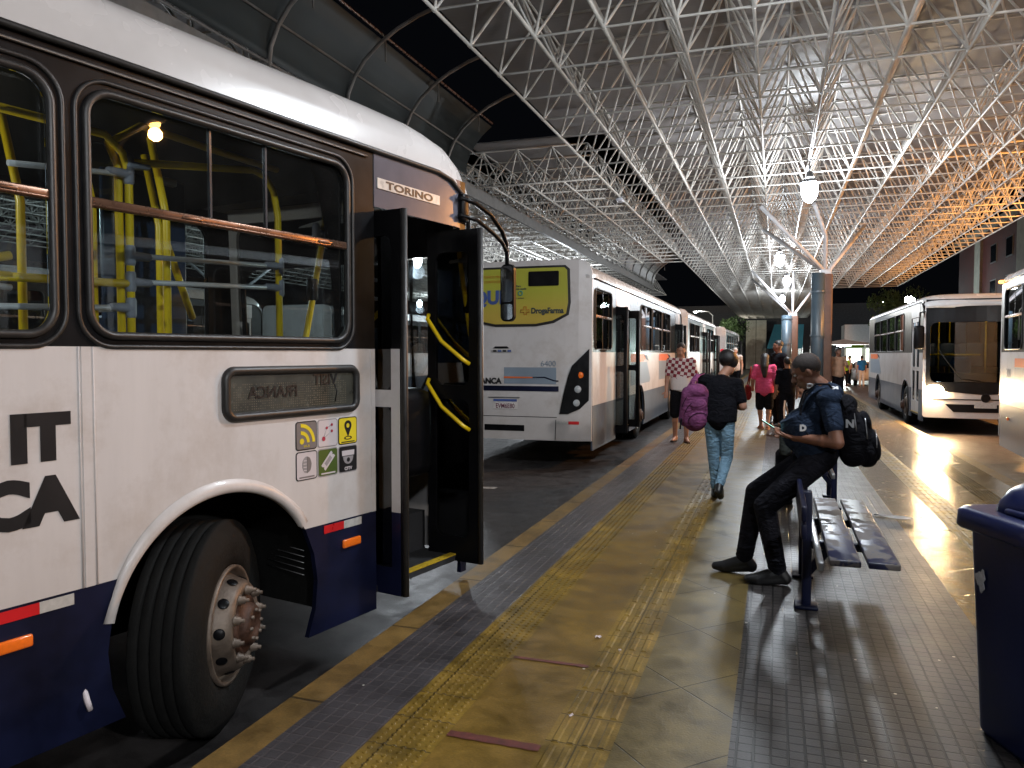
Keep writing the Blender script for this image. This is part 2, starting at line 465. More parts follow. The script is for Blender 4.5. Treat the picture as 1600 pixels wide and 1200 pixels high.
M['fl_ochre'] = floor_mat('ochre_concrete', (0.17, 0.092, 0.012), (0.29, 0.165, 0.02), (0.3, 0.55), None, dirt=0.45)
M['fl_kerb'] = floor_mat('kerb_ochre', (0.22, 0.12, 0.03), (0.32, 0.19, 0.05), (0.35, 0.6), (5.0, 1.0), mortar=0.01, dirt=0.5, specks=False)
M['fl_tact'] = floor_mat('tactile_yellow', (0.24, 0.135, 0.014), (0.38, 0.23, 0.024), (0.3, 0.55), (0.25, 0.25), mortar=0.004, dirt=0.55)
M['fl_worn'] = floor_mat('worn_concrete', (0.15, 0.10, 0.028), (0.225, 0.16, 0.05), (0.28, 0.52), (0.58, 0.58), rot=45, mortar=0.004, mcol=(0.35,) * 3, dirt=0.5)
M['fl_tile'] = floor_mat('grey_tiles', (0.040, 0.036, 0.036), (0.080, 0.068, 0.064), (0.33, 0.52), (0.066, 0.066), mortar=0.006, mcol=(0.16,) * 3, dirt=0.5, bumpd=0.006, brickcol=(0.7,) * 3)
M['fl_groove'] = floor_mat('grooved_paver', (0.055, 0.05, 0.055), (0.095, 0.085, 0.09), (0.3, 0.5), (0.066, 0.066), mortar=0.006, mcol=(1.35, 1.25, 1.2), dirt=0.4, brickcol=(0.75,) * 3)
M['fl_right'] = floor_mat('worn_ochre_slabs', (0.21, 0.13, 0.045), (0.31, 0.20, 0.07), (0.21, 0.29), (0.4, 0.4), rot=45, mortar=0.004, mcol=(0.4,) * 3, dirt=0.4)
M['road'] = floor_mat('asphalt', (0.034, 0.031, 0.031), (0.066, 0.058, 0.056), (0.3, 0.6), None, scale=0.6, dirt=0.5, specks=False, fine=140)
M['road_r'] = floor_mat('asphalt_reddish_lit', (0.05, 0.035, 0.03), (0.09, 0.06, 0.05), (0.3, 0.6), None, scale=0.6, dirt=0.5, specks=False, fine=140)  # reddish street light is mixed into this asphalt colour
M['ground'] = mat('ground_dark', (0.05, 0.045, 0.04), 0.8, var=0.3, scale=0.5)
M['redpaint'] = mat('worn_red_line', (0.12, 0.025, 0.018), 0.6, var=0.4, scale=30)
M['paper'] = mat('paper', (0.75, 0.65, 0.66), 0.7, var=0.1)
M['film'] = mat('clear_film', (0.5, 0.5, 0.5), 0.08, var=0.3, coat=0.8, bump=0.8, bscale=40)

def corrugated(name, c, sc=14, axis='Y'):
    m, nt, b = nm(name)
    t = N(nt, 'ShaderNodeTexCoord'); w = N(nt, 'ShaderNodeTexWave'); w.bands_direction = axis
    w.inputs['Scale'].default_value = sc; w.wave_profile = 'SAW'; nt.links.new(t.outputs['Object'], w.inputs['Vector'])
    nt.links.new(ramp(nt, noise(nt, 0.8), [(0.3, tuple(x * 0.8 for x in c)), (0.7, c)]), b.inputs['Base Color'])
    bp = N(nt, 'ShaderNodeBump'); bp.inputs['Distance'].default_value = 0.03; nt.links.new(w.outputs['Fac'], bp.inputs['Height'])
    nt.links.new(bp.outputs[0], b.inputs['Normal']); b.inputs['Roughness'].default_value = 0.45
    return m
M['deck'] = corrugated('canopy_sheet', (0.27, 0.26, 0.26), 3)
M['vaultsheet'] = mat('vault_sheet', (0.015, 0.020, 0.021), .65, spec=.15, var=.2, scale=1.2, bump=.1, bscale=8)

# ------------------------------------------------------------------ setting: ground, roads, platform
KL, KR, RZ = -2.12, 2.86, -0.24
def sheet(name, x0, x1, y0, y1, z, m, th=None):
    b = MB()
    if th: b.bb(x0, x1, y0, y1, z - th, z)
    else: b.add([(x0, y0, z), (x1, y0, z), (x1, y1, z), (x0, y1, z)], [(0, 1, 2, 3)])
    o = b.build(name, m, fix=bool(th)); o['kind'] = 'structure'
    return o
sheet('ground', -500, 500, -400, 900, -0.27, M['ground'])
sheet('bus_road', -19.0, KL - 0.02, -30, 120, RZ, M['road'])
sheet('street_road', KR + 0.02, 16, -30, 140, RZ, M['road_r'])
Y0, Y1 = -12.0, 92.0
sheet('platform', KL, KR, Y0, Y1, -0.004, M['fl_worn'], 0.24)
bands = [('kerb_edge', KL, -1.95, 'fl_kerb'), ('grooved_paving', -1.95, -1.575, 'fl_groove'), ('tactile_paving', -1.575, -1.29, 'fl_tact'),
         ('platform_paving', -1.29, -0.885, 'fl_ochre'), ('tactile_paving', -0.885, -0.61, 'fl_tact'), ('platform_paving', -0.61, -0.16, 'fl_worn'),
         ('tiled_paving', -0.16, 1.12, 'fl_tile'), ('platform_paving', 1.12, 1.52, 'fl_right'), ('tactile_paving', 1.52, 1.78, 'fl_tact'),
         ('platform_paving', 1.78, 2.12, 'fl_right'), ('tactile_paving', 2.12, 2.40, 'fl_right'), ('platform_paving', 2.40, 2.70, 'fl_right'), ('kerb_edge', 2.70, KR, 'fl_kerb')]
for nme, a, b_, mm in bands:
    sheet(nme, a, b_, Y0, Y1, 0.0 + (0.001 if mm == 'fl_tact' else 0), M[mm])
def domes(x0, x1, y0, y1):
    b = MB(); p = 0.0415
    nx = int((x1 - x0) / p)
    for j in range(int((y1 - y0) / p)):
        for i in range(nx):
            cx = x0 + (i + 0.5) * (x1 - x0) / nx; cy = y0 + (j + 0.5) * p
            vs = [(cx + 0.0125 * math.cos(k * math.pi / 3), cy + 0.0125 * math.sin(k * math.pi / 3), 0.001) for k in range(6)]
            vs += [(cx + 0.008 * math.cos(k * math.pi / 3), cy + 0.008 * math.sin(k * math.pi / 3), 0.006) for k in range(6)]
            b.add(vs, [(k, (k + 1) % 6, 6 + (k + 1) % 6, 6 + k) for k in range(6)] + [(6, 7, 8, 9, 10, 11)])
    return b
o = domes(-1.565, -1.30, 1.9, 16).build('tactile_domes', M['fl_tact'], fix=False); o['kind'] = 'structure'
o = domes(2.14, 2.39, 5, 14).build('tactile_domes', M['fl_right'], fix=False); o['kind'] = 'structure'
def bars(x0, x1, y0, y1, mm):
    b = MB()
    for j in range(int((y1 - y0) / 0.27)):
        for i in range(4):
            cx = x0 + (i + 0.5) * (x1 - x0) / 4
            ya = y0 + j * 0.27 + 0.012; yb = ya + 0.245
            w = 0.017; u = 0.010
            vs = [(cx - w, ya, .001), (cx + w, ya, .001), (cx + w, yb, .001), (cx - w, yb, .001), (cx - u, ya + .008, .006), (cx + u, ya + .008, .006), (cx + u, yb - .008, .006), (cx - u, yb - .008, .006)]
            b.add(vs, [(0, 1, 5, 4), (1, 2, 6, 5), (2, 3, 7, 6), (3, 0, 4, 7), (4, 5, 6, 7)])
    o = b.build('tactile_bars', mm, fix=False); o['kind'] = 'structure'
bars(-0.875, -0.62, 1.9, 22, M['fl_tact'])
bars(1.53, 1.77, 3.5, 22, M['fl_tact'])
for i, y in enumerate((2.92, 3.78)):
    b = MB(); n = 10
    top = []; bot = []
    for k in range(n + 1):
        x = -1.285 + 0.40 * k / n
        w = (0.026 if i == 0 else 0.012) * (0.8 + 0.4 * random.random())
        top.append((x, y + w + 0.005 * k / n, 0.004)); bot.append((x, y - w, 0.004))
    b.add(bot + top, [(k, k + 1, n + 2 + k, n + 1 + k) for k in range(n)])
    o = b.build('red_floor_line', M['redpaint'], fix=False); o['kind'] = 'structure'
# worn road markings on the bus road
b = MB(); b.add([(-4.6, 9.6, RZ + .004), (-3.6, 9.75, RZ + .004), (-3.6, 9.9, RZ + .004), (-4.6, 9.75, RZ + .004)], [(0, 1, 2, 3)])
o = b.build('road_marking', mat('road_paint', (0.4, 0.4, 0.38), 0.6, var=0.5, scale=20)); o['kind'] = 'structure'
# the next platform across the bus road
sheet('far_platform', -24.5, -19.0, -10, 90, 0.0, M['fl_worn'], 0.24)

# litter
def scrap(loc, sz, m, label, rz=0.3, name='paper_scrap', cat='litter', h=0.012):
    b = MB(); n = 5
    vs = []
    for j in range(n):
        for i in range(n):
            vs.append(((i / (n - 1) - .5) * sz[0] + random.uniform(-.1, .1) * sz[0] / 2, (j / (n - 1) - .5) * sz[1] + random.uniform(-.1, .1) * sz[1] / 2, 0.004 + random.random() * h))
    b.add(vs, [(j * n + i, j * n + i + 1, (j + 1) * n + i + 1, (j + 1) * n + i) for j in range(n - 1) for i in range(n - 1)])
    o = b.build(name, m, fix=False); o.location = loc; o.rotation_euler.z = rz
    return tag(o, label, cat)
scrap((-0.925, 4.19, 0.001), (0.035, 0.022), M['paper'], 'small torn white paper scrap on the yellow tactile floor')
scrap((-0.83, 3.22, 0.006), (0.022, 0.009), M['paper'], 'tiny cream paper strip on the ribbed yellow paving', 0.9)
scrap((-0.77, 4.02, 0.006), (0.015, 0.010), M['paper'], 'tiny pale chip of paper beyond the torn white scrap', 0.2)
scrap((1.1, 8.22, 0.002), (0.34, 0.09), M['film'], 'crumpled clear plastic wrapper on the wet floor beyond the bench', -0.35, 'plastic_wrapper', 'litter', 0.03)

# ------------------------------------------------------------------ canopies (space frames)
ZB, HT, ST = 5.6, 0.98, 0.88
def canopy(x0, nx, y0, ny, s, label, fine=True, sheetmat='deck', detail=True, t=None):
    t = t or s
    k = 1.0 if fine else 1.15
    root = empty('space_frame_canopy', (x0, y0, ZB), 0, label, 'canopy')
    L = ny * t; Wd = nx * s
    n = 6 if fine else 4
    for i in range(nx + 1):
        MB().tube([(i * s, 0, 0), (i * s, L, 0)], 0.023 * k, n).build('bottom_chord', M['truss'], root)
    rest = MB()
    for j in range(ny + 1):
        if detail and j < 80:
            MB().tube([(0, j * t, 0.004), (Wd, j * t, 0.004)], 0.017 * k, n).build('cross_chord', M['truss'], root)
        else:
            rest.tube([(0, j * t, 0.004), (Wd, j * t, 0.004)], 0.019 * k, 4)
    if rest.v: tag(rest.build('far_cross_chord', M['truss'], root), kind='stuff')
    tc = MB(); dg = MB()
    for i in range(nx): tc.tube([((i + .5) * s, .5 * t, HT), ((i + .5) * s, L - .5 * t, HT)], 0.02, 4)
    for j in range(ny): tc.tube([(.5 * s, (j + .5) * t, HT), (Wd - .5 * s, (j + .5) * t, HT)], 0.02, 4)
    nb = MB()
    for i in range(nx):
        for j in range(ny):
            a = Vector(((i + .5) * s, (j + .5) * t, HT))
            for u in (0, 1):
                for v in (0, 1):
                    dg.tube([((i + u) * s, (j + v) * t, 0), a], 0.0185 * k, n - 1, caps=False)
    for i in range(nx + 1):
        for j in range(ny + 1):
            if fine and j * t < 30: nb.rbox((i * s, j * t, 0), (0.07, 0.07, 0.045), 0.018, seg=1)
    tag(tc.build('top_chord_grid', M['truss'], root, fix=False), kind='stuff')
    tag(dg.build('web_bracing', M['truss'], root, fix=False), kind='stuff')
    if nb.v: tag(nb.build('node_joint', M['truss'], root, fix=False), kind='stuff')
    MB().bb(-0.9 if fine else -.05, Wd + .05, -0.05, L + 0.05, HT + 0.04, HT + 0.07).build('roof_sheet', M[sheetmat], root)
    return root
canopy(-3.81, 12, -5.0, 50, ST, 'white tubular space frame canopy lit over the main platform', t=1.11)
canopy(-3.81, 8, 50.6, 46, ST, 'narrower space frame canopy section at the far end of the platform', fine=False, detail=False)
canopy(-9.14, 6, 17.4, 15, .885, 'linking space frame canopy spanning the bus road beyond the vaulted roof', fine=False, detail=False, t=1.11)
canopy(-26.0, 16, -6.0, 50, 1.18, 'dim space frame canopy over the bus lanes on the left', fine=False, detail=False)

# vault between the canopies
va = empty('vaulted_roof', (0, 0, 0), 0, 'dark vaulted roof of sheets on curved steel arches above the left buses', 'roof')
def vp(t): return (-4.2 - 2.7 * math.cos(R(t)), ZB + 0.1 + 1.6 * math.sin(R(t)))
for k in list(range(10)) + list(range(18, 24)):
    y = -3.2 + 2.1 * k
    MB().tube([(vp(t)[0], y, vp(t)[1]) for t in range(0, 131, 10)], 0.035, 6).build('arch', M['vaultmetal'], va)
    if k % 1 == 0:
        x, z = vp(43); MB().tube([(x + .02, y, z - .04), (x + .02, y, z - .38)], 0.015, 5).build('hanger', M['vaultmetal'], va)
for t in (0, 20, 43, 75, 105):
    x, z = vp(t); MB().tube([(x, -4, z + .05), (x, 16.6 if t in (43, 105) else 46, z + .05)], 0.022, 5).build('purlin', M['alu'] if t == 43 else M['vaultmetal'], va)
b = MB(); ang = list(range(0, 44, 4))
vs = []
for t in ang:
    x, z = vp(t); vs += [(x, -4.2, z + .10), (x, 16.8, z + .10)]
b.add(vs, [(2 * i, 2 * i + 1, 2 * i + 3, 2 * i + 2) for i in range(len(ang) - 1)], True)
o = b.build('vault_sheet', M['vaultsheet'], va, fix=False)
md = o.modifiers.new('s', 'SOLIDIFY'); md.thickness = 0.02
b = MB(); vs = []
for t in range(0, 131, 10):
    x, z = vp(t); vs += [(x, 34.2, z + .10), (x, 46, z + .10)]
b.add(vs, [(2 * i, 2 * i + 1, 2 * i + 3, 2 * i + 2) for i in range(13)], True).build('vault_sheet', M['deck'], va, fix=False)  # far sheets use the paler deck colour for the lamplight on them
MB().bb(-6.98, -6.9, -4.2, 46, ZB - .25, ZB + .05).build('gutter', M['vaultmetal'], va)

# ------------------------------------------------------------------ lamps
def lamp(x, y, z, label, power=LAMP_W, lit=True, group='lamps under the space frame', col=(0.86, 0.93, 1.0)):
    r = empty('hanging_lamp', (x, y, z), 0, label, 'lamp', group)
    up = Matrix.Rotation(R(-90), 4, 'Y')
    MB().tube([(0, 0, 0.16), (0, 0, ZB - z)], 0.012, 6).build('lamp_stem', M['lampbody'], r)
    MB().lathe([(0.0, 0.24), (0.06, 0.24), (0.08, 0.13), (0.09, 0.11), (0.20, 0.03), (0.21, 0.0), (0.195, 0.005), (0.08, 0.10), (0, 0.12)], 24, up).build('lamp_shade', M['lampbody'], r)
    MB().ell((0, 0, -0.12), (0.17, 0.17, 0.28)).build('bulb_glow', M['lampglow'], r)  # oversized to the spread of the lamp's glare
    L = bpy.data.lights.new('lamp_light', 'POINT'); L.energy = power; L.color = col; L.shadow_soft_size = 0.26
    lo = bpy.data.objects.new('lamp_light', L); COL.objects.link(lo); lo.parent = r; lo.location = (0, 0, -0.54)
    return r
lamp(0.62, 17.3, 5.15, 'nearest blazing white lamp under the main canopy beside the first column', LAMP_W * 1.3)
lamp(0.08, 29.6, 5.15, 'second white lamp under the main canopy left of the first column')
lamp(0.45, 38.5, 5.15, 'third white lamp under the main canopy further down the platform')
lamp(0.33, 51.0, 5.15, 'farthest white lamp under the main canopy')
lamp(0.6, 5.6, 5.15, 'white lamp overhead near the camera out of view', LAMP_W * 0.85)
lamp(1.8, -3.2, 5.15, 'white lamp overhead behind the camera', LAMP_W * 0.6)
for i, (x, y) in enumerate([(-15.5, 10), (-12.5, 25.7), (-22.9, 47.4), (-9.0, 33)]):
    lamp(x, y, 5.15, ['nearest', 'second', 'farthest', 'stray'][i] + ' white lamp under the left canopy seen through the bus windows', LAMP_W * 1.5, group='lamps under the left canopy')

# conduits strapped to the bottom chords
cdt = empty('lamp_conduit', (0, 0, ZB), 0, 'thin grey cable conduit tied under the canopy chord above the row of lamps', 'conduit')
MB().tube([(.62, -4.9, -.035), (.62, 17.3, -.045), (.60, 24, -.035), (.59, 50, -.035)], .013, 6).build('conduit_pipe', M['lampbody'], cdt)
for k in range(14): MB().rbox((.61, -3.9 + 3.33 * k, -.02), (.05, .03, .06), .008).build('conduit_clip', M['lampbody'], cdt)
# small box clamped on the canopy edge
r = empty('junction_box', (-3.81, 19.6, ZB - 0.03), 0, 'small grey junction box clamped under the edge chord of the canopy', 'box')
MB().rbox((0, 0, -0.05), (0.16, 0.30, 0.08), 0.02).build('box_body', M['whiterail'], r)
MB().tube([(-.07, 0, 0.03), (.07, 0, .03)], .02, 6).build('clamp', M['steel'], r)

# ------------------------------------------------------------------ columns
def column(x, y, htop, w, label, branches, pipe=True):
    r = empty('canopy_column', (x, y, 0), 0, label, 'column', 'columns carrying the canopy')
    b = MB(); b.rbox((0, 0, htop / 2), (w, w, htop), 0.04); b.build('shaft', M['column'], r)
    MB().rbox((0, 0, 0.12), (w + 0.08, w + .08, 0.24), 0.02).build('plinth', M['column'], r)
    if pipe:
        p = MB(); p.tube([(-w / 2 - 0.02, -w / 2 - .02, 0.0), (-w / 2 - .02, -w / 2 - .02, htop + .02)], 0.17 * w / .36, 16)
        p.build('downpipe', M['pipe'], r)
        c = MB()
        for z in (0.9, 2.1, 3.3): c.lathe([(0.19 * w / .36, -.03), (0.195 * w / .36, 0), (0.19 * w / .36, .03)], 16, Matrix.Translation((-w / 2 - .02, -w / 2 - .02, z)) @ Matrix.Rotation(R(-90), 4, 'Y'))
        c.build('pipe_collar', M['pipe'], r)
    MB().rbox((0, 0, htop + .06), (w * .8, w * .8, .14), 0.02).build('capital_plate', M['struts'], r)
    for pts in branches:
        MB().tube(pts, 0.058, 10).build('branch_strut', M['struts'], r)
    return r
column(1.27, 23.0, 3.80, 0.36, 'tall brown column with a blue grey downpipe behind the leaning man',
       [[(0, 0, 3.85), (-1.72, -1.0, ZB)], [(0, 0, 3.85), (-1.7, 3.2, ZB)], [(0.05, 0, 3.85), (1.3, 3.4, ZB)], [(-.02, -.02, 3.85), (-.02, -.1, 4.85), (-.36, -.9, ZB)]])
column(0.75, 40.0, 3.45, 0.5, 'farther brown column with white strut arms left of the first column',
       [[(0, 0, 3.5), (-1.9, -1.2, ZB)], [(0, 0, 3.5), (-2.0, 3.5, ZB)], [(0.05, 0, 3.5), (1.5, 2.4, ZB)], [(0, 0, 3.5), (0, -.1, ZB)]], True)
column(-21.0, 26.0, 3.80, 0.44, 'column of the left canopy seen through the bus', [[(0, 0, 3.85), (-1.7, -1.0, ZB)], [(0, 0, 3.85), (1.7, 1.2, ZB)], [(0, 0, 3.85), (1.7, -1.2, ZB)]])

# ------------------------------------------------------------------ buses
BW = 2.5
BZ = -0.17
ZS, ZW, ZG = 0.81, 1.80, 2.99            # skirt top, white top, gutter
def arch_pts(yc, r, zc, za):
    # arc from left to right above za
    a0 = math.asin(max(-1, min(1, (za - zc) / r)))
    return [(yc + r * math.cos(math.pi - a0 - (math.pi - 2 * a0) * i / 16), zc + r * math.sin(a0 + (math.pi - 2 * a0) * i / 16)) for i in range(17)]
def seg(ya, yb, z0, z1, arches, r=0.61, zc=0.49):
    """polygons of a side strip from ya to yb with wheel arches cut out"""
    inside = sorted(a for a in arches if ya < a < yb)
    if zc + r > z1:
        t1 = math.sqrt(r * r - (z1 - zc) ** 2)
        out = []; left = [(ya, z0), (ya, z1)]
        for a in inside:
            e = [p for p in arch_pts(a, r, zc, z0) if p[1] < z1 - .005 and p[0] < a] + [(a - t1, z1)]
            out.append(e + left[::-1])
            left = [(2 * a - p[0], p[1]) for p in e]
        out.append([(yb, z0), (yb, z1)] + left[::-1])
        return out
    pts = [(ya, z0)]
    for a in inside: pts += arch_pts(a, r, zc, z0)
    pts += [(yb, z0), (yb, z1), (ya, z1)]
    return [pts]

def wheel(root, yc, x=-0.03, steer=0.0, fine=False, name='wheel', dual=False, r=0.50):
    if fine: r = 0.515
    w = empty(name, (x, yc, r - (.085 if fine else .07))); w.parent = root
    w.rotation_euler.z = steer
    n = 56 if fine else 28
    prof = [(0.285, -0.02), (0.30, 0.0), (0.34, 0.012), (0.40, 0.02), (0.455, 0.005), (0.482, -0.015)]
    for k in range(5):
        h = -0.02 - k * 0.05
        prof += [(r - .004, h - 0.002), (r, h - 0.012), (r, h - 0.038), (r - .004, h - .044), (r - 0.02, h - 0.046)]
    prof += [(0.48, -0.275), (0.40, -0.29), (0.29, -0.28)]
    MB().lathe(prof, n).build('tyre', M['tyre'], w)
    if dual:
        MB().lathe([(p[0], p[1] - 0.32) for p in prof], n).build('tyre', M['tyre'], w)
    if fine:
        rp = [(0.29, -0.005), (0.288, 0.012), (0.272, 0.012), (0.262, -0.01), (0.255, -0.045), (0.235, 0.0), (0.215, 0.055), (0.195, 0.075), (0.172, 0.078), (0.162, 0.068), (0.10, 0.062)]
    else:
        rp = [(0.29, -0.005), (0.288, 0.012), (0.272, 0.012), (0.255, -0.06), (0.235, -0.02), (0.20, 0.02), (0.165, 0.02), (0.10, 0.0)]
    rim = MB().lathe(rp, n).build('rim', M['rim'], w)
    MB().lathe([(0.285, -0.28), (0.26, -0.2), (0.27, -0.02)], n).build('rim_barrel', M['dark'], w)
    hub = MB().lathe([(0.145, 0.055), (0.14, 0.082), (0.125, 0.086), (0.11, 0.075), (0.10, 0.11), (0.085, 0.125), (0.06, 0.128), (0.055, 0.115), (0.0, 0.115)], n)
    hub.build('hub', M['rust'], w)
    if fine:
        nb = MB()
        for k in range(10):
            a = 2 * math.pi * k / 10 + .2
            c = Vector((0.0, 0.168 * math.cos(a), 0.168 * math.sin(a)))
            nb = MB()
            nb.lathe([(0.0, 0.125), (0.010, 0.125), (0.010, 0.108), (0.019, 0.106), (0.021, 0.085), (0.026, 0.083), (0.026, 0.076)], 8, Matrix.Translation(c))
            nb.build('wheel_nut', M['rim'], w)
        for k in range(10):
            a = 2 * math.pi * k / 10 + .5
            # ventilation holes on the cone of the rim
            c = Vector((0.030, 0.226 * math.cos(a), 0.226 * math.sin(a)))
            nrm = Vector((0.34, math.cos(a) * 0.94, math.sin(a) * 0.94)).normalized()
            q = Vector((1, 0, 0)).rotation_difference(nrm).to_matrix().to_4x4()
            MB().lathe([(0.0, 0.004), (0.022, 0.004), (0.027, 0.0)], 16, Matrix.Translation(c) @ q).build('vent_hole', M['blackmat'], w)
        for k in range(8):
            a = 2 * math.pi * k / 8
            MB().lathe([(0.0, 0.138), (0.009, 0.138), (0.010, 0.120)], 6, Matrix.Translation((0, 0.072 * math.cos(a), 0.072 * math.sin(a)))).build('hub_bolt', M['rim'], w)
    return w

def window(root, ya, yb, z0=1.845, z1=2.85, x=0.0, side=1, fine=False, gl='tint', split=True, r=0.11):
    f = MB()
    pts = rr(ya, yb, z0, z1, r, 8)
    f.tube([(x + 0.004 * side, p[0], p[1]) for p in pts], 0.018 if fine else 0.012, 8 if fine else 5, closed=True)
    if fine:
        pts2 = rr(ya - 0.045, yb + 0.045, z0 - 0.045, z1 + .045, r + .03, 8)
        f.tube([(x + 0.002, p[0], p[1]) for p in pts2], 0.011, 6, closed=True)
    fo = f.build('window_frame', M['rubber'], root)
    MB().plate(rr(ya + .01, yb - .01, z0 + .01, z1 - .01, r - .01, 6), [], 0.006, 'yz', x - 0.022 * side).build('pane', M[gl], fo)
    if split:
        zs = z0 + (z1 - z0) * 0.545
        bar = MB(); bar.rbox((x - 0.004 * side, (ya + yb) / 2, zs), (0.03, yb - ya - .02, 0.042), 0.006)
        bar.rbox((x + 0.010 * side, (ya + yb) / 2, zs - 0.012), (0.006, yb - ya - .04, 0.010), 0.003)
        if fine:
            for yy in (0.32, 0.88): bar.rbox((x + 0.013 * side, ya + (yb - ya) * (1 - (1 - yy)), zs + .0), (0.008, 0.11, 0.016), 0.006)
        bar.build('slide_bar', M['alu'], fo)
        for yy in ((0.40, 0.62) if fine else (0.5,)):
            MB().bb(x - 0.03 * side, x - 0.014 * side, ya + (yb - ya) * yy - .006, ya + (yb - ya) * yy + .006, zs, z1 - .01).build('pane_edge', M['edgeglass' if fine else 'blackmat'], fo)
    return fo

def door_leaf(root, y, out, fine, white=False, z0=0.30, z1=2.635, x0=-0.24, sgn=1):
    """folded door leaf standing across the side wall (plane y = const)"""
    d = empty('door_leaf', (0, y, 0)); d.parent = root
    a, b = x0, out
    w = b - a
    mid = 1.50
    if fine:
        holes = [rr(a + .07, b - .085, mid + .05, z1 - .15, 0.06), rr(a + .07, b - .085, z0 + .17, mid - .05, 0.06)]
    else:
        holes = [rr(a + .06, b - .06, mid + .05, z1 - .15, 0.04), rr(a + .06, b - .06, z0 + .15, mid - .06, 0.04)]
    MB().plate([(a, z0), (b, z0), (b, z1), (a, z1)], holes, 0.032, 'xz', 0).build('leaf_frame', M['blackmat'], d)
    for h in holes:
        MB().plate(h, [], 0.006, 'xz', 0).build('leaf_glass', M['doorglass'], d)
    MB().tube([(b, 0, z0), (b, 0, z1)], 0.022, 8).build('edge_seal', M['rubber'], d)
    if fine and sgn < 0:      # outer face of the folded leaf carries the body colours
        fw = MB()
        fw.bb(b - .088, b - .022, -.0195, -.0165, .81, 1.80); fw.bb(a, a + .068, -.0195, -.0165, .81, 1.80); fw.bb(a + .068, b - .088, -.0195, -.0165, mid - .052, mid + .052)
        fw.build('leaf_paint', M['white'], d)
        fw = MB(); fw.bb(b - .088, b - .022, -.0195, -.0165, z0, .808); fw.bb(a, b - .088, -.0195, -.0165, z0, z0 + .168)
        fw.build('leaf_paint', M['navy'], d)
    if fine:
        q = -.03 * sgn
        for zz in (2.0, 1.54):
            MB().tube([(a + .02, q, zz + .05), (a + .03, q * 2, zz + .02), (a + .16, q * 2.4, zz - .14), (b - .10, q * 2.2, zz - .27), (b - .07, q, zz - .30)], 0.015, 8).build('grab_rail', M['yellow'], d)
    return d

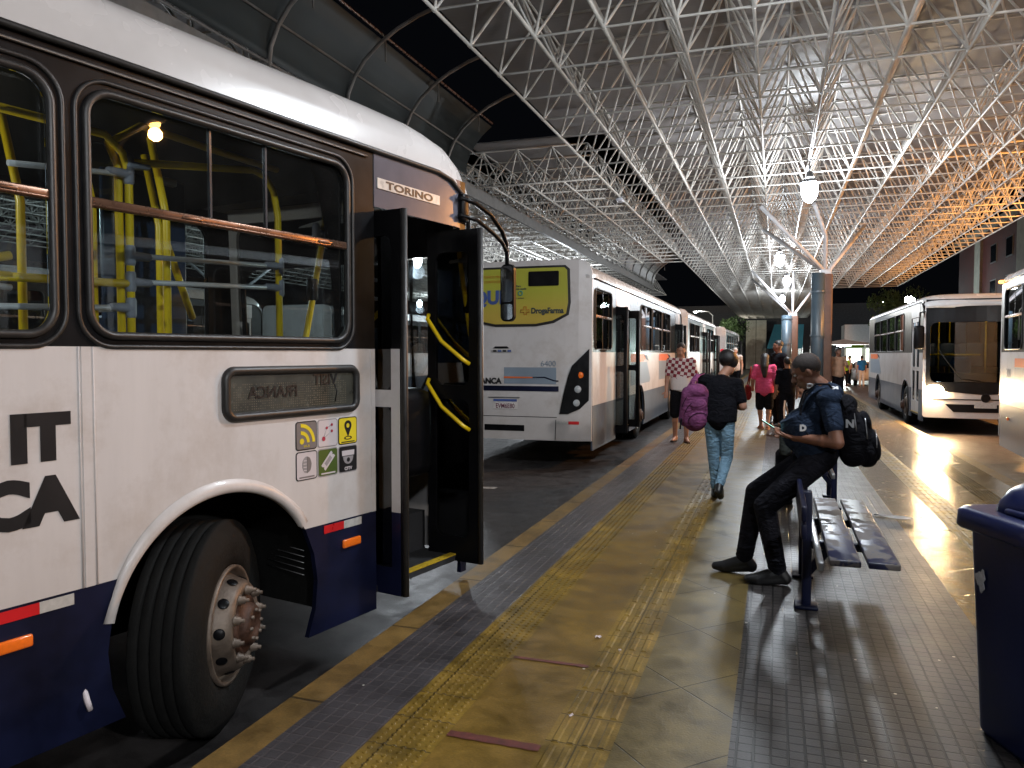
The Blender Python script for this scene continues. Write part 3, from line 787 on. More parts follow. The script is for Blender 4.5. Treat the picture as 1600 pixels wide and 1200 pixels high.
def bus(label, loc, rz, L, group, windows, doors, wheels, fine=False, steer=0, rise=0.33, skirt='navy', rearwheel_dual=True, name='city_bus',
        zs=ZS, gl='tint', graphic=True, leafs=True, lights=False, fo=0.0):
    r = empty(name, loc, rz, label, 'bus', group)
    AR = wheels
    # right-hand side (x = 0): strips cut by the doors
    cuts = sorted([-L + 0.06] + [c for d in doors for c in (d[0], d[1])] + [fo - 0.06])
    segs = [(cuts[i], cuts[i + 1]) for i in range(0, len(cuts), 2)]
    bd = MB()
    for ya, yb in segs:
        for p in seg(ya, yb, zs, ZW, AR): MB().plate(p, [], 0.03, 'yz', -0.015).build('side_panel', M['white'], r)
        for p in seg(ya, yb, 0.20, zs, AR): MB().plate(p, [], 0.03, 'yz', -0.0155).build('skirt_panel', M[skirt], r)
        hol = [rr(w[0], w[1], 1.845, 2.85, 0.11, 8) for w in windows if ya <= w[0] and w[1] <= yb]
        MB().plate([(ya, ZW), (yb, ZW), (yb, ZG), (ya, ZG)], hol, 0.028, 'yz', -0.015).build('window_band', M['blackgloss'], r)
    for d in doors:
        MB().plate([(d[0], 2.66), (d[1], 2.66), (d[1], ZG), (d[0], ZG)], [], 0.03, 'yz', -0.012).build('door_header', M['greygloss' if fine else 'white'], r)
        st = MB().bb(-0.75, -0.005, d[0] + .01, d[1] - .01, 0.30, 0.34); st.bb(-0.75, -0.32, d[0], d[1], 0.34, 0.62)
        so = st.build('step', M['dark'], r)
        MB().bb(-0.05, 0.0, d[0] + .02, d[1] - .02, 0.341, 0.352).build('step_edge', M['yellowdirty'], so)
        if leafs:
            door_leaf(r, d[0] + .035, 0.20, fine, sgn=-1); door_leaf(r, d[1] - .045, 0.20, fine)
        else:
            dl = empty('door', (0, 0, 0)); dl.parent = r
            ym = (d[0] + d[1]) / 2
            for a, b_ in ((d[0] + .01, ym - .01), (ym + .01, d[1] - .01)):
                hs = [rr(a + .07, b_ - .07, 1.45, 2.55, 0.05), rr(a + .07, b_ - .07, 0.62, 1.36, .05)]
                MB().plate([(a, 0.36), (b_, 0.36), (b_, 2.65), (a, 2.65)], hs, 0.03, 'yz', -0.03).build('leaf_frame', M['white'], dl)
                for h in hs: MB().plate(h, [], 0.006, 'yz', -0.03).build('leaf_glass', M['tintclear'], dl)
    for w in windows: window(r, w[0], w[1], fine=fine and w[1] > -6, gl=('glass' if fine else gl))
    # left-hand side
    lw = MB().plate([(-L + .06, 0.25), (fo - 0.06, 0.25), (fo - 0.06, ZW), (-L + .06, ZW)], [], 0.03, 'yz', -BW + 0.015)
    lw.build('side_panel', M['white'], r)
    wl = [(-1.0, -.15)] if fine else []
    y = -1.15
    while y - 1.5 > -L + .2:
        wl.append((y - 1.5, y)); y -= 1.68
    MB().plate([(-L + .06, ZW), (fo - 0.06, ZW), (fo - 0.06, ZG), (-L + .06, ZG)], [rr(a, b_, 1.845, 2.85, 0.1) for a, b_ in wl], 0.028, 'yz', -BW + 0.015).build('window_band', M['blackgloss'], r)
    for w in wl: window(r, w[0], w[1], x=-BW, side=-1, gl=('glass' if fine else gl), split=fine)
    # roof
    ys = [-L - .02, -L + 0.08, -L + .25, -L + .6] + [-L + .6 + (L - 1.4) * i / 8 for i in range(1, 9)] + [-0.6, -.42, -.26, -.12, 0.0, 0.06]
    na = 22; vs = []
    for y in ys:
        y0_ = y
        s1 = 1.0
        if y > -0.8: s1 = math.sqrt(max(0.0, 1 - ((y + 0.8) / 0.90) ** 2))
        if y < -L + .6: s1 = math.sqrt(max(0.0, 1 - ((y + L - .6) / 0.66) ** 2))
        s1 = max(s1, 0.12)
        drop = 0 if y < -0.3 else ((y + .3) / .36) ** 2 * 0.16
        nar = 0 if y < -0.3 else ((y + .3) / .36) ** 2 * 0.05
        if y < -L + .25: nar = ((-L + .25 - y) / .27) ** 2 * .05
        for i in range(na + 1):
            a = math.pi * i / na
            c, s_ = math.cos(a), math.sin(a)
            x = -BW / 2 + (BW / 2 + .012 - nar) * math.copysign(abs(c) ** 0.62, c)
            z = ZG - drop + rise * s1 * abs(s_) ** 0.62
            yy = y + (0.16 * (1 - c * c) if y > -.3 else 0) * ((y + .3) / .36)
            vs.append((x, yy + (fo if y > -.8 else 0), z))
    n1 = na + 1
    fs = [(j * n1 + i, j * n1 + i + 1, (j + 1) * n1 + i + 1, (j + 1) * n1 + i) for j in range(len(ys) - 1) for i in range(na)]
    fs += [tuple(range(na, -1, -1)), tuple((len(ys) - 1) * n1 + i for i in range(n1))]
    MB().add(vs, fs, True).build('roof', M['roofwhite'], r)
    MB().bb(-BW + .03, -.03, -L + .1, -.3, 2.965, 2.985).build('inner_ceiling', M['dark'] if fine else M['greycloth'], r)
    g = MB()
    g.tube([(0.010, -L + .1, ZG + .005), (0.012, fo - .40, ZG + .005), (0.012, fo - .25, ZG - .02), (0.010, fo - .10, ZG - .10), (0.004, fo - .03, ZG - .22), (-.005, fo - .01, ZG - .36)], 0.017 if fine else 0.012, 6)
    if fine: g.tube([(0.008, -L + .1, ZG - .045), (0.008, -.95, ZG - .045)], 0.008, 6)
    g.build('gutter', M['rubber'], r)
    # floor and chassis
    MB().bb(-BW + .03, -.76, -L + .1, -.1, 0.88, 0.94).build('floor', M['dark'], r)
    ch = MB()
    for ya, yb in segs:
        cur = max(ya, -L + .1)
        for a in sorted(q for q in AR if ya < q < yb):
            ch.bb(-.76, -.035, cur, a - .66, 0.90, 0.94); cur = a + .66
        if yb - cur > .05: ch.bb(-.76, -.035, cur, yb, 0.90, 0.94)
    ch.build('floor', M['dark'], r)
    ends = [-L + .15] + [q for a in sorted(AR) for q in (a - .66, a + .66)] + [(min(d[0] for d in doors if d[1] > -2) - .03) if any(d[1] > -2 for d in doors) else -.2]
    un = MB()
    for i in range(0, len(ends), 2):
        if ends[i + 1] - ends[i] > .1: un.bb(-BW + .05, -.06, ends[i], ends[i + 1], 0.33, 0.86)
    un.bb(-BW + .5, -.78, -L + .3, -.3, .42, .86)
    un.build('underbody', M['blackmat'], r)
    for i, a in enumerate(AR):
        well = MB()
        pts = arch_pts(a, 0.64, 0.49, 0.34)
        well.add([(-.03, p[0], p[1]) for p in pts] + [(-.60, p[0], p[1]) for p in pts], [(k, k + 1, 17 + k + 1, 17 + k) for k in range(16)], True)
        well.add([(-.60, p[0], p[1]) for p in pts], [tuple(range(17))])
        well.build('wheel_well', M['tyre'], r, fix=False)
        lip = MB()
        if fine and i == 0:
            na_ = 40; vs = []; ca = (a, 0.49)
            for q in range(na_ + 1):
                th = R(167) - R(133) * q / na_
                w = max(0.03, math.sin(math.pi * q / na_) ** .35)
                for rad_, xo in ((0.60, -.03), (0.598, .006), (0.606, .016 * w + .004), (0.625, .022 * w + .004), (0.648 + .0, .016 * w + .003), (0.600 + .068 * w, .002)):
                    vs.append((xo, ca[0] + rad_ * math.cos(th), ca[1] + rad_ * math.sin(th)))
            MB().add(vs, [(6 * q + e, 6 * q + e + 1, 6 * q + 7 + e, 6 * q + 6 + e) for q in range(na_) for e in range(5)], True).build('arch_lip', M['white'], r, fix=False)
        else:
            lip.tube([(0.004, p[0], p[1]) for p in arch_pts(a, 0.61, 0.49, 0.30)], 0.016, 6).build('arch_lip', M['rubber'], r)
        st_ = steer if i == 0 else 0
        if i == 0:
            w = wheel(r, a if not st_ else a + .03, -0.02, st_, fine)
        else: w = wheel(r, a, -0.05, 0, False, dual=True)
        # far side wheel
        MB().lathe([(0.0, -.02), (0.29, 0), (0.42, .02), (0.49, 0), (0.5, -.03), (0.5, -.24), (0.4, -.27)], 24, Matrix.Translation((-BW + .30, a, .43))).build('far_wheel', M['tyre'], r)
    # front
    fb = (lambda x, z: 0.16 * (1 - ((x + BW / 2) / (BW / 2)) ** 2) - max(0, z - 1.0) * .035, 12, -BW, 0)
    def fp(outl, mname, nmx, off, th=0.01, holes=(), par=None):
        return MB().plate(outl, holes, th, 'xz', off + fo, fb).build(nmx, M[mname], par or r)
    ws = rr(-BW + .14, -.14, 1.12, 2.50, 0.14)
    fp(rr(-BW + .005, -.005, 0.30, 3.02, 0.06), 'white', 'front_panel', -.02, .03, [rr(-BW + .10, -.10, 1.05, 2.9, 0.14)])
    mask = [(-.06, 1.02), (-.5, .90), (-BW / 2, .84), (-BW + .5, .90), (-BW + .06, 1.02)]
    fp([(-.05, 3.03)] + mask + [(-BW + .05, 3.03)], 'blackgloss', 'front_mask', .0, .012, [ws])
    wso = fp(rr(-BW + .15, -.15, 1.13, 2.49, 0.13), 'glass' if fine else 'tintclear', 'windscreen', -.002, .006)
    MB().tube([(-BW / 2 + .1, fo + .19, 1.15), (-BW / 2 + .5, fo + .17, 1.2), (-BW / 2 + .95, fo + .10, 1.85)], .012, 6).build('wiper', M['blackmat'], r)
    fp([(-.45, .62), (-BW + .45, .62), (-BW + .62, .44), (-.62, .44)], 'blackmat', 'lower_grille', .0, .008)
    fp(rr(-BW / 2 - .22, -BW / 2 + .22, .54, .67, .01), 'silver', 'number_plate', .012, .006)
    MB().tube([(p[0], fo + .172, p[1]) for p in circ(-BW / 2, .77, .085, 16)], .014, 6, closed=True).plate(circ(-BW / 2, .77, .08, 16), [], .01, 'xz', fo + .168).build('front_emblem', M['blackmat'], r)
    fp([(-.2, .74), (-BW + .2, .74), (-BW + .2, .715), (-.2, .715)], 'blackmat', 'bumper_groove', .0, .007)
    for sx in (-.24, -BW + .24):
        hl = MB(); hl.ell((sx, fo + .03, .93), (.17, .05, .085)); h = hl.build('headlight', M['clearlens'], r)
        if lights:
            MB().ell((sx, .085, .93), (.19, .045, .125)).build('headlight_glare', M['head' if sx > -1 else 'head2'], h)  # emitter enlarged past the lens to stand in for glare
    # rear
    rb = (lambda x, z: -0.12 * (1 - abs((x + BW / 2) / (BW / 2)) ** 4) + max(0, z - 2.0) * .03, 12, -BW, 0)
    def rp(outl, mname, nmx, off, th=0.01, holes=(), par=None):
        return MB().plate(outl, holes, th, 'xz', -L + off, rb).build(nmx, M[mname], par or r)
    topz = ZG + rise - .03
    outl = [(0, 0.36), (0, topz - .22), (-.03, topz - .10), (-.10, topz - .03), (-.22, topz)]
    outl = outl + [(-BW - x, z) for x, z in reversed(outl)]
    rp(outl, 'white', 'rear_panel', .0, .04)
    return r, rp, fp

# --- the near bus -------------------------------------------------------
A1 = R(-11.66)
hero, hrp, hfp = bus('near white and navy bus on the left with its front door folded open', (-2.13, 5.02, BZ), A1, 12.4, 'buses at the platform',
    [(-2.65, -1.12), (-4.33, -2.79), (-6.0, -4.46), (-7.68, -6.14), (-10.9, -9.4)], [(-0.885, 0.03), (-9.1, -7.95)], [-1.99, -7.2],
    fine=True, steer=R(31), rise=0.44, fo=.16)
# front corner post seen through the door leaf
MB().bb(-.17, -.02, .04, .13, .81, 1.80).build('corner_post', M['white'], hero)
MB().bb(-.17, -.02, .04, .13, 1.803, 2.66).build('corner_post', M['blackmat'], hero)
# panel seams
b = MB()
for y in (-2.70, -2.64): b.tube([(0.001, y, ZS), (0.001, y, ZW)], 0.004, 5)
b.bb(-.002, 0.004, -2.69, -2.65, ZS, ZW)
b.build('panel_seam', M['white'], hero)
MB().bb(-.004, 0.005, -.925, -.89, ZS, ZW).build('panel_edge', M['white'], hero)
# lettering
MB().text('IT', 0.235, (-2.75, 1.365), 'yz', 0.002, 0.002, 0.016, 'RIGHT', sx=1.08).build('lettering', M['lettering'], hero)
MB().text('CA', 0.235, (-2.735, 1.115), 'yz', 0.002, 0.002, 0.016, 'RIGHT', sx=1.08).build('lettering', M['lettering'], hero)
# side destination display
sd = MB()
sd.tube([(0.004, p[0], p[1]) for p in rr(-1.985, -1.06, 1.455, 1.685, 0.05, 6)], 0.024, 10, closed=True)
so = sd.build('display_frame', M['rubber'], hero)
MB().plate(rr(-1.985, -1.06, 1.455, 1.685, 0.05, 6), [], 0.01, 'yz', -0.001).build('display_screen', mat('display_dim', (0.045, 0.045, 0.036), 0.25, var=0.5, scale=7, coat=0.6), so)
led = MB()
for j in range(11):
    for i in range(58):
        if random.random() < 0.8:
            y = -1.94 + i * 0.0138; z = 1.490 + j * 0.0125
            led.add([(0.0055, y, z), (0.0055, y + .005, z), (0.0055, y + .005, z + .004), (0.0055, y, z + .004)], [(0, 1, 2, 3)])
led.build('display_dots', mat('led_dots', (0.16, 0.13, 0.09), 0.4, var=0.5, scale=9), so, fix=False)
sm = MB()
sm.text('VISIT', 0.085, (-1.22, 1.60), 'yz', 0.007, 0.001, 0.002, 'LEFT', flip=True, sx=1.0)
sm.build('display_scrawl', M['lettering'], so); sm = MB()
sm.text('FRANCA', 0.085, (-1.52, 1.545), 'yz', 0.007, 0.001, 0.002, 'LEFT', flip=True, sx=1.0)
sm.build('display_scrawl', M['lettering'], so); sm = MB()
sm.tube([(0.006, -1.24, 1.60), (0.006, -1.22, 1.56), (0.006, -1.235, 1.50)], .004, 4)
sm.build('display_scrawl', M['lettering'], so)
# badge over the door
bo = MB().plate(rr(-0.86, -0.22, 2.775, 2.838, 0.004), [], 0.006, 'yz', 0.006).build('badge', M['silver'], hero)
MB().text('TORINO', 0.062, (-0.54, 2.785), 'yz', 0.0105, 0.002, 0.002, 'CENTER', sx=2.0).build('badge_lettering', M['lettering'], bo)
# reflective strips and side markers
for a, b_, mm in ((-1.33, -1.17, 'red'), (-1.17, -1.02, 'silver'), (-3.02, -2.875, 'red'), (-2.875, -2.74, 'silver'), (-4.9, -4.75, 'red'), (-4.75, -4.6, 'silver')):
    MB().plate([(a, .755), (b_, .755), (b_, .80), (a, .80)], [], .003, 'yz', .0025).build('reflective_strip', M[mm], hero)
for y in (-1.11, -2.98, -5.2):
    MB().rbox((0.008, y, .665), (0.02, 0.15, 0.05), 0.012).build('side_marker', M['amber'], hero)
# pictogram stickers
def sticker(y0, z0, w, h, base, border, draw):
    s_ = MB().plate(rr(y0, y0 + w, z0, z0 + h, .018), [], .0016, 'yz', .0012).build('sticker', M[border], hero)
    MB().plate(rr(y0 + .006, y0 + w - .006, z0 + .006, z0 + h - .006, .014), [], .0016, 'yz', .0026).build('sticker_face', base, s_)
    draw(s_, y0 + w / 2, z0 + h / 2, w, h)
P = dict(grey=mat('st_grey', (0.17, 0.15, 0.15), .5, var=.05), yel=mat('st_yellow', (0.70, 0.55, 0.02), .5, var=.05), wht=mat('st_white', (0.55, 0.50, 0.52), .5, var=.04),
         grn=mat('st_green', (0.06, 0.10, 0.015), .5, var=.05), blk=mat('st_black', (0.01, 0.01, 0.012), .4), rd=mat('st_red', (0.35, 0.02, 0.05), .5), gr2=mat('st_grey2', (0.28, 0.26, 0.27), .5))
M['stborder'] = P['blk']; M['stb2'] = P['gr2']
def dflat(par, outl, m, lay=0, holes=()): MB().plate(outl, list(holes), .0012, 'yz', .0042 + .0015 * lay).build('sticker_mark', m, par)
def arcband(cx, cy, r0, r1, a0, a1, n=10):
    return [(cx + r1 * math.cos(R(a0 + (a1 - a0) * i / n)), cy + r1 * math.sin(R(a0 + (a1 - a0) * i / n))) for i in range(n + 1)] + [(cx + r0 * math.cos(R(a1 + (a0 - a1) * i / n)), cy + r0 * math.sin(R(a1 + (a0 - a1) * i / n))) for i in range(n + 1)]
def d_wifi(s_, cx, cz, w, h):
    ox, oz = cx - .035, cz - .03
    dflat(s_, circ(ox, oz, .016), P['yel'])
    dflat(s_, arcband(ox - .008, oz - .008, .045, .065, 0, 90), P['yel']); dflat(s_, arcband(ox - .008, oz - .008, .085, .105, 0, 90), P['yel'])
    MB().text('Wi-Fi', .02, (cx, cz - .065), 'yz', .0042, .001, 0, 'CENTER').build('sticker_text', P['yel'], s_)
def d_route(s_, cx, cz, w, h):
    for dy, dz, rr_ in ((-.035, -.03, .013), (-.01, .03, .008), (.03, .045, .008), (.03, .01, .008)): dflat(s_, circ(cx + dy, cz + dz, rr_), P['rd'], 1)
    t = MB()
    for p, q in (((-.035, -.03), (-.01, .03)), ((-.035, -.03), (.03, .01)), ((-.01, .03), (.03, .045))): t.tube([(.004, cx + p[0], cz + p[1]), (.004, cx + q[0], cz + q[1])], .0012, 4)
    t.build('sticker_mark', P['gr2'], s_)
def d_pin(s_, cx, cz, w, h):
    o_ = [(cx + .030 * math.cos(R(a)), cz + .03 + .030 * math.sin(R(a))) for a in range(-30, 211, 20)] + [(cx, cz - .035)]
    dflat(s_, o_, P['blk'], 0, [circ(cx, cz + .03, .014)])
    dflat(s_, circ(cx, cz - .042, .032, 20, .011), P['blk'], 0, [circ(cx, cz - .042, .022, 20, .006)])
    dflat(s_, [(cx - .055, cz - .068), (cx + .055, cz - .068), (cx + .055, cz - .062), (cx - .055, cz - .062)], P['blk'])
def d_face(s_, cx, cz, w, h):
    dflat(s_, circ(cx, cz + .005, .034, 20, .046), P['gr2']); dflat(s_, [(cx, cz + .05), (cx + .02, cz + .042), (cx + .033, cz + .01), (cx + .025, cz - .025), (cx, cz - .041)], P['grey'], 1)
    for q in range(4): dflat(s_, [(cx - .028, cz + .03 - q * .018), (cx - .004, cz + .03 - q * .018), (cx - .004, cz + .026 - q * .018), (cx - .028, cz + .026 - q * .018)], P['wht'], 1)
    dflat(s_, [(cx - .055, cz - .066), (cx + .055, cz - .066), (cx + .055, cz - .058), (cx - .055, cz - .058)], P['grey'])
def d_ticket(s_, cx, cz, w, h):
    def rt(p): a = R(45); return (cx + p[0] * math.cos(a) - p[1] * math.sin(a), cz + .008 + p[0] * math.sin(a) + p[1] * math.cos(a))
    dflat(s_, [rt(p) for p in ((-.055, -.022), (.055, -.022), (.055, -.008), (.046, 0), (.055, .008), (.055, .022), (-.055, .022), (-.055, .008), (-.046, 0), (-.055, -.008))], P['wht'])
    dflat(s_, [rt(p) for p in ((-.03, -.012), (.03, -.012), (.03, .012), (-.03, .012))], P['gr2'], 1)
    dflat(s_, [(cx - .055, cz - .066), (cx + .055, cz - .066), (cx + .055, cz - .058), (cx - .055, cz - .058)], P['wht'])
def d_cam(s_, cx, cz, w, h):
    dflat(s_, [(cx - .052, cz + .05), (cx + .052, cz + .05), (cx + .05, cz + .02), (cx - .05, cz + .02)], P['wht'])
    dflat(s_, [(cx - .042, cz + .016)] + [(cx + .042 * math.cos(R(a)), cz + .012 + .042 * math.sin(R(a))) for a in range(180, 361, 20)] + [(cx + .042, cz + .016)], P['gr2'])
    dflat(s_, circ(cx, cz - .005, .013), P['blk'], 1)
    MB().text('CFTV', .026, (cx, cz - .064), 'yz', .0042, .001, .001, 'CENTER').build('sticker_text', P['wht'], s_)
sw, sh = .157, .158
for i, (bs, bd_, fn) in enumerate(((P['grey'], 'stborder', d_wifi), (P['wht'], 'stb2', d_route), (P['yel'], 'stborder', d_pin))): sticker(-1.535 + i * (sw + .006), 1.245, sw, sh, bs, bd_, fn)
for i, (bs, bd_, fn) in enumerate(((P['wht'], 'stborder', d_face), (P['grn'], 'stb2', d_ticket), (P['blk'], 'stb2', d_cam))): sticker(-1.535 + i * (sw + .006), 1.08, sw, sh, bs, bd_, fn)
# louvres in front of the front wheel
lv = MB()
for k in range(9):
    if k != 5: lv.tube([(-.10, -1.385, .52 + .035 * k), (-.42, -1.36, .53 + .035 * k)], .0022, 4)
lv.build('well_bracket_lines', M['steel'], hero)
MB().tube([(-.02, -2.70, .40), (.012, -2.70, .34), (.012, -2.69, .30)], .012, 6).build('hose_end', M['paper'], hero)
# interior of the near bus
inn = []
def rail(pts, name='hand_rail', m='yellow', rad=0.020): return MB().tube(pts, rad, 10).build(name, M[m], hero)
def clamp_(p, d=(1, 0, 0), L_=.05):
    p = Vector(p); d = Vector(d).normalized()
    b = MB(); b.cap(p - Vector((0, 0, .035)), p + Vector((0, 0, .035)), .026, .026, 8); b.cap(p, p + d * (L_ + .05), .026, .020, 8)
    b.build('rail_clamp', M['greyplastic'], hero)
xi = -.5
rail([(xi, -2.14, .94), (xi, -2.14, 2.66), (xi, -2.17, 2.76), (xi, -2.26, 2.83), (xi, -2.75, 2.83)])
rail([(xi - .04, -2.16, .94), (xi - .04, -2.17, 2.70), (xi - .04, -2.22, 2.80), (xi - .1, -2.0, 2.95), (xi - .15, -1.5, 2.94), (xi - .2, -1.0, 2.94)])
rail([(xi, -2.14, 2.72), (xi, -1.36, 2.84), (xi, -1.27, 2.82), (xi, -1.21, 2.74), (xi, -1.18, 2.60), (xi, -1.17, .94)])
for z in (2.26, 2.13): rail([(xi, -2.14, z), (xi, -1.17, z + .04)], 'cross_rail', 'whiterail', .014); clamp_((xi, -2.14, z), (0, 1, 0)); clamp_((xi, -1.17, z + .04), (0, -1, 0))
clamp_((xi, -2.14, 2.71), (0, 1, .1)); 
rail([(xi, -2.14, 2.66), (xi, -2.7, 2.60)], 'cross_rail', 'whiterail', .014); clamp_((xi, -2.14, 2.66), (0, -1, 0))
rail([(xi - .3, -2.14, 2.0), (xi, -2.14, 2.0), (xi, -2.9, 1.97)], 'cross_rail', 'whiterail', .014); clamp_((xi, -2.14, 2.0), (0, -1, 0))
rail([(xi, -2.14, 2.12), (xi, -3.0, 2.10)]); 
rail([(xi, -.66, 2.95), (xi, -.72, 2.85), (xi, -.96, 1.88), (xi, -.98, .94)]); clamp_((xi, -.86, 2.55), (.3, 1, -.2)); rail([(xi, -.86, 2.55), (xi, -.66, 2.51)], 'cross_rail', 'whiterail', .014)
MB().rbox((xi, -.90, 2.18), (.05, .06, .14), .01).build('ticket_button', M['blackmat'], hero)
for dx, dy in ((-.55, -1.9), (-.55, -2.3), (-.9, -1.7), (-.8, -2.5)): rail([(dx, dy, .94), (dx, dy, 2.5), (dx - .05, dy - .05, 2.9)])
rail([(-.55, -1.9, 2.35), (-.75, -1.6, 1.98)])
# pole group seen through the second window
rail([(xi, -3.05, .94), (xi, -3.05, 2.45), (xi, -3.12, 2.62), (xi, -3.12, 2.9)]); rail([(xi - .25, -3.05, .94), (xi - .25, -3.05, 2.9)])
for z in (2.56, 2.17, 2.08): clamp_((xi, -3.05, z), (0, 1, 0), .07)
rail([(xi, -3.6, 2.15), (xi, -2.9, 2.15), (xi, -2.7, 2.2)]); rail([(xi, -3.6, 2.10), (xi, -2.7, 2.11)])
rail([(xi, -3.05, 2.08), (xi, -2.7, 2.06)], 'cross_rail', 'whiterail', .014)
rail([(xi, -3.12, 2.72), (xi, -2.8, 2.74)])
MB().rbox((-.75, -2.72, 2.37), (.01, .16, .24), .003).build('notice_sheet', M['paper'], hero)
MB().text('TRANSPORTE', .022, (-.742, 2.45), 'yz', -.742, .001, 0, 'LEFT').xf(Matrix.Translation((0, -2.05, 0))).build('notice_text', M['lettering'], hero)
cl = MB().rbox((-1.35, -4.7, 2.95), (.16, .9, .03), .01).build('cabin_light', M['led'], hero)  # added strip, no such lamp seen; brightens the upper rails
L = bpy.data.lights.new('cabin_lamp', 'POINT'); L.energy = 100; L.color = (1, .97, .9); L.shadow_soft_size = .15  # added fill for the dark upper half of the cabin
lo = bpy.data.objects.new('cabin_lamp', L); COL.objects.link(lo); lo.parent = cl; lo.location = (-1.35, -4.6, 2.85)
# driver partition, seats, dash
MB().rbox((-1.15, -1.62, 2.26), (.03, .55, 1.15), .03).build('driver_partition', M['bluepanel'], hero)
for y in (-1.76, -1.48): MB().rbox((-1.13, y, 2.82), (.05, .12, .05), .015).build('partition_clip', M['greyplastic'], hero)
MB().plate(rr(-2.05, -1.80, 2.15, 2.95, .08), [], .01, 'yz', -1.1).build('plexiglass_shield', M['glass'], hero)
MB().plate(rr(-1.2, -.80, 1.6, 2.85, .12), [], .03, 'yz', -1.9).build('driver_window_shade', mat('brown_curtain', (0.10, 0.04, 0.025), .6, var=.4, scale=9), hero)
def seat(x, y):
    b = MB(); b.rbox((x, y, 1.38), (.42, .42, .08), .03); b.rbox((x, y - .22, 1.72), (.42, .07, .66), .03, Euler((R(-10), 0, 0)).to_matrix()); b.bb(x - .04, x + .04, y - .1, y + .1, .94, 1.36)
    o = b.build('passenger_seat', M['bluepanel'], hero)
    MB().tube([(x - .18, y - .27, 2.0), (x - .18, y - .29, 2.09), (x + .18, y - .29, 2.09), (x + .18, y - .27, 2.0)], .015, 8).build('seat_handle', M['yellow'], o)
for y in (-3.4, -4.2, -5.0, -5.8, -6.6):
    for x in (-2.2, -1.75): seat(x, y)
    if y > -6.2: seat(-.3, y - .3)
seat(-2.0, -1.1)
MB().rbox((-1.25, -.28, 1.22), (2.2, .45, .62), .08).rbox((-1.9, -.55, 1.42), (.5, .2, .2), .05).build('dashboard', M['blackmat'], hero)
sw_ = MB(); sw_.tube([(-1.95 + .21 * math.cos(a), -.72 - .07 * math.sin(a), 1.62 + .19 * math.sin(a)) for a in [2 * math.pi * i / 20 for i in range(20)]], .016, 8, closed=True); sw_.tube([(-1.95, -.72, 1.62), (-1.95, -.5, 1.45)], .03, 8)
sw_.build('steering_wheel', M['blackmat'], hero)
# black swing arm behind door, mirror arm
ma = empty('side_mirror', (0, 0, 0)); ma.parent = hero
MB().rbox((0.015, .05, 2.80), (.06, .09, .20), .02).build('mirror_mount', M['blackmat'], ma)
MB().tube([(.03, -.02, 2.86), (.05, .15, 2.85), (.06, .35, 2.79), (.05, .52, 2.70), (.04, .60, 2.62), (.035, .62, 2.52), (.035, .62, 2.45)], .017, 8).build('mirror_arm', M['blackmat'], ma)
MB().tube([(.03, -.02, 2.74), (.05, .18, 2.73), (.055, .40, 2.66), (.045, .54, 2.61), (.04, .60, 2.56)], .015, 8).build('mirror_arm', M['blackmat'], ma)
mh = MB(); mh.plate(rr(-.015, .105, 2.02, 2.46, .045), [], .035, 'xz', .622); mh.build('mirror_housing', M['blackmat'], ma)
MB().plate(rr(-.005, .095, 2.17, 2.445, .025), [], .004, 'xz', .602).build('mirror_glass', M['mirror'], ma)
MB().plate(rr(-.005, .095, 2.035, 2.155, .025), [], .004, 'xz', .602).build('mirror_glass', M['mirror'], ma)

# --- buses ahead ---------------------------------------------------------
def side_windows(start, end, pitch=1.66, w=1.50):
    out = []; y = end
    while y - w >= start: out.append((y - w, y)); y -= pitch
    return out
L2 = 12.3
w2 = [(-L2 + .22, -L2 + 1.55)] + side_windows(-L2 + 3.65, -2.75)
b2, rp, fpx = bus('white bus ahead of the near bus showing its yellow green rear window advert', (-2.80, 12.12 + L2, BZ), 0, L2, 'buses at the platform',
    w2, [(-L2 + 1.95, -L2 + 3.35), (-1.5, -.5)], [-2.45, -L2 + 4.6], skirt='slate', zs=.93)
def side_graphic(root, ya, yb):
    MB().plate([(ya, 1.60), (yb - .5, 1.60), (yb - .15, 1.72), (yb - .5, 1.77), (ya, 1.77)], [], .004, 'yz', .003).build('orange_stripe', M['orange'], root)
    MB().plate([(yb - .55, 1.765), (yb - .1, 1.74), (yb + .15, 1.62), (yb - .15, 1.66)], [], .004, 'yz', .008).build('dark_swoosh', M['navy'], root)
    MB().plate([(ya, 1.12), (yb + .35, 1.12), (yb + .45, 1.2), (yb - .05, 1.59), (ya, 1.59)], [], .004, 'yz', .003).build('grey_panel_graphic', M['slate_light'], root)
side_graphic(b2, -L2 + 3.5, -L2 + 5.6)
side_graphic(b2, -L2 + 7.5, -L2 + 9.6)
# rear dressing
M['adgreen'] = mat('advert_film', (0.42, 0.43, 0.03), 0.35, var=0.22, scale=1.2)
def adfilm():
    m, nt, b = nm('advert_film_printed')
    t = N(nt, 'ShaderNodeTexCoord'); s = N(nt, 'ShaderNodeSeparateXYZ'); nt.links.new(t.outputs['Object'], s.inputs[0])
    mr = N(nt, 'ShaderNodeMapRange'); mr.inputs[1].default_value = 2.35; mr.inputs[2].default_value = 2.85; nt.links.new(s.outputs[2], mr.inputs[0])
    nt.links.new(ramp(nt, mr.outputs[0], [(0.1, (0.50, 0.37, 0.07)), (0.9, (0.40, 0.40, 0.055))]), b.inputs['Base Color'])
    b.inputs['Roughness'].default_value = .3
    return m
M['adgreen'] = adfilm()
win = rp([(-.36, 2.40), (-.33, 2.6), (-.35, 3.14), (-.42, 3.20), (-BW + .42, 3.20), (-BW + .35, 3.14), (-BW + .33, 2.6), (-BW + .36, 2.40), (-BW + .7, 2.26), (-1.6, 2.22), (-.9, 2.22), (-.6, 2.27)], 'rubber', 'rear_window_rim', -.028, .02)
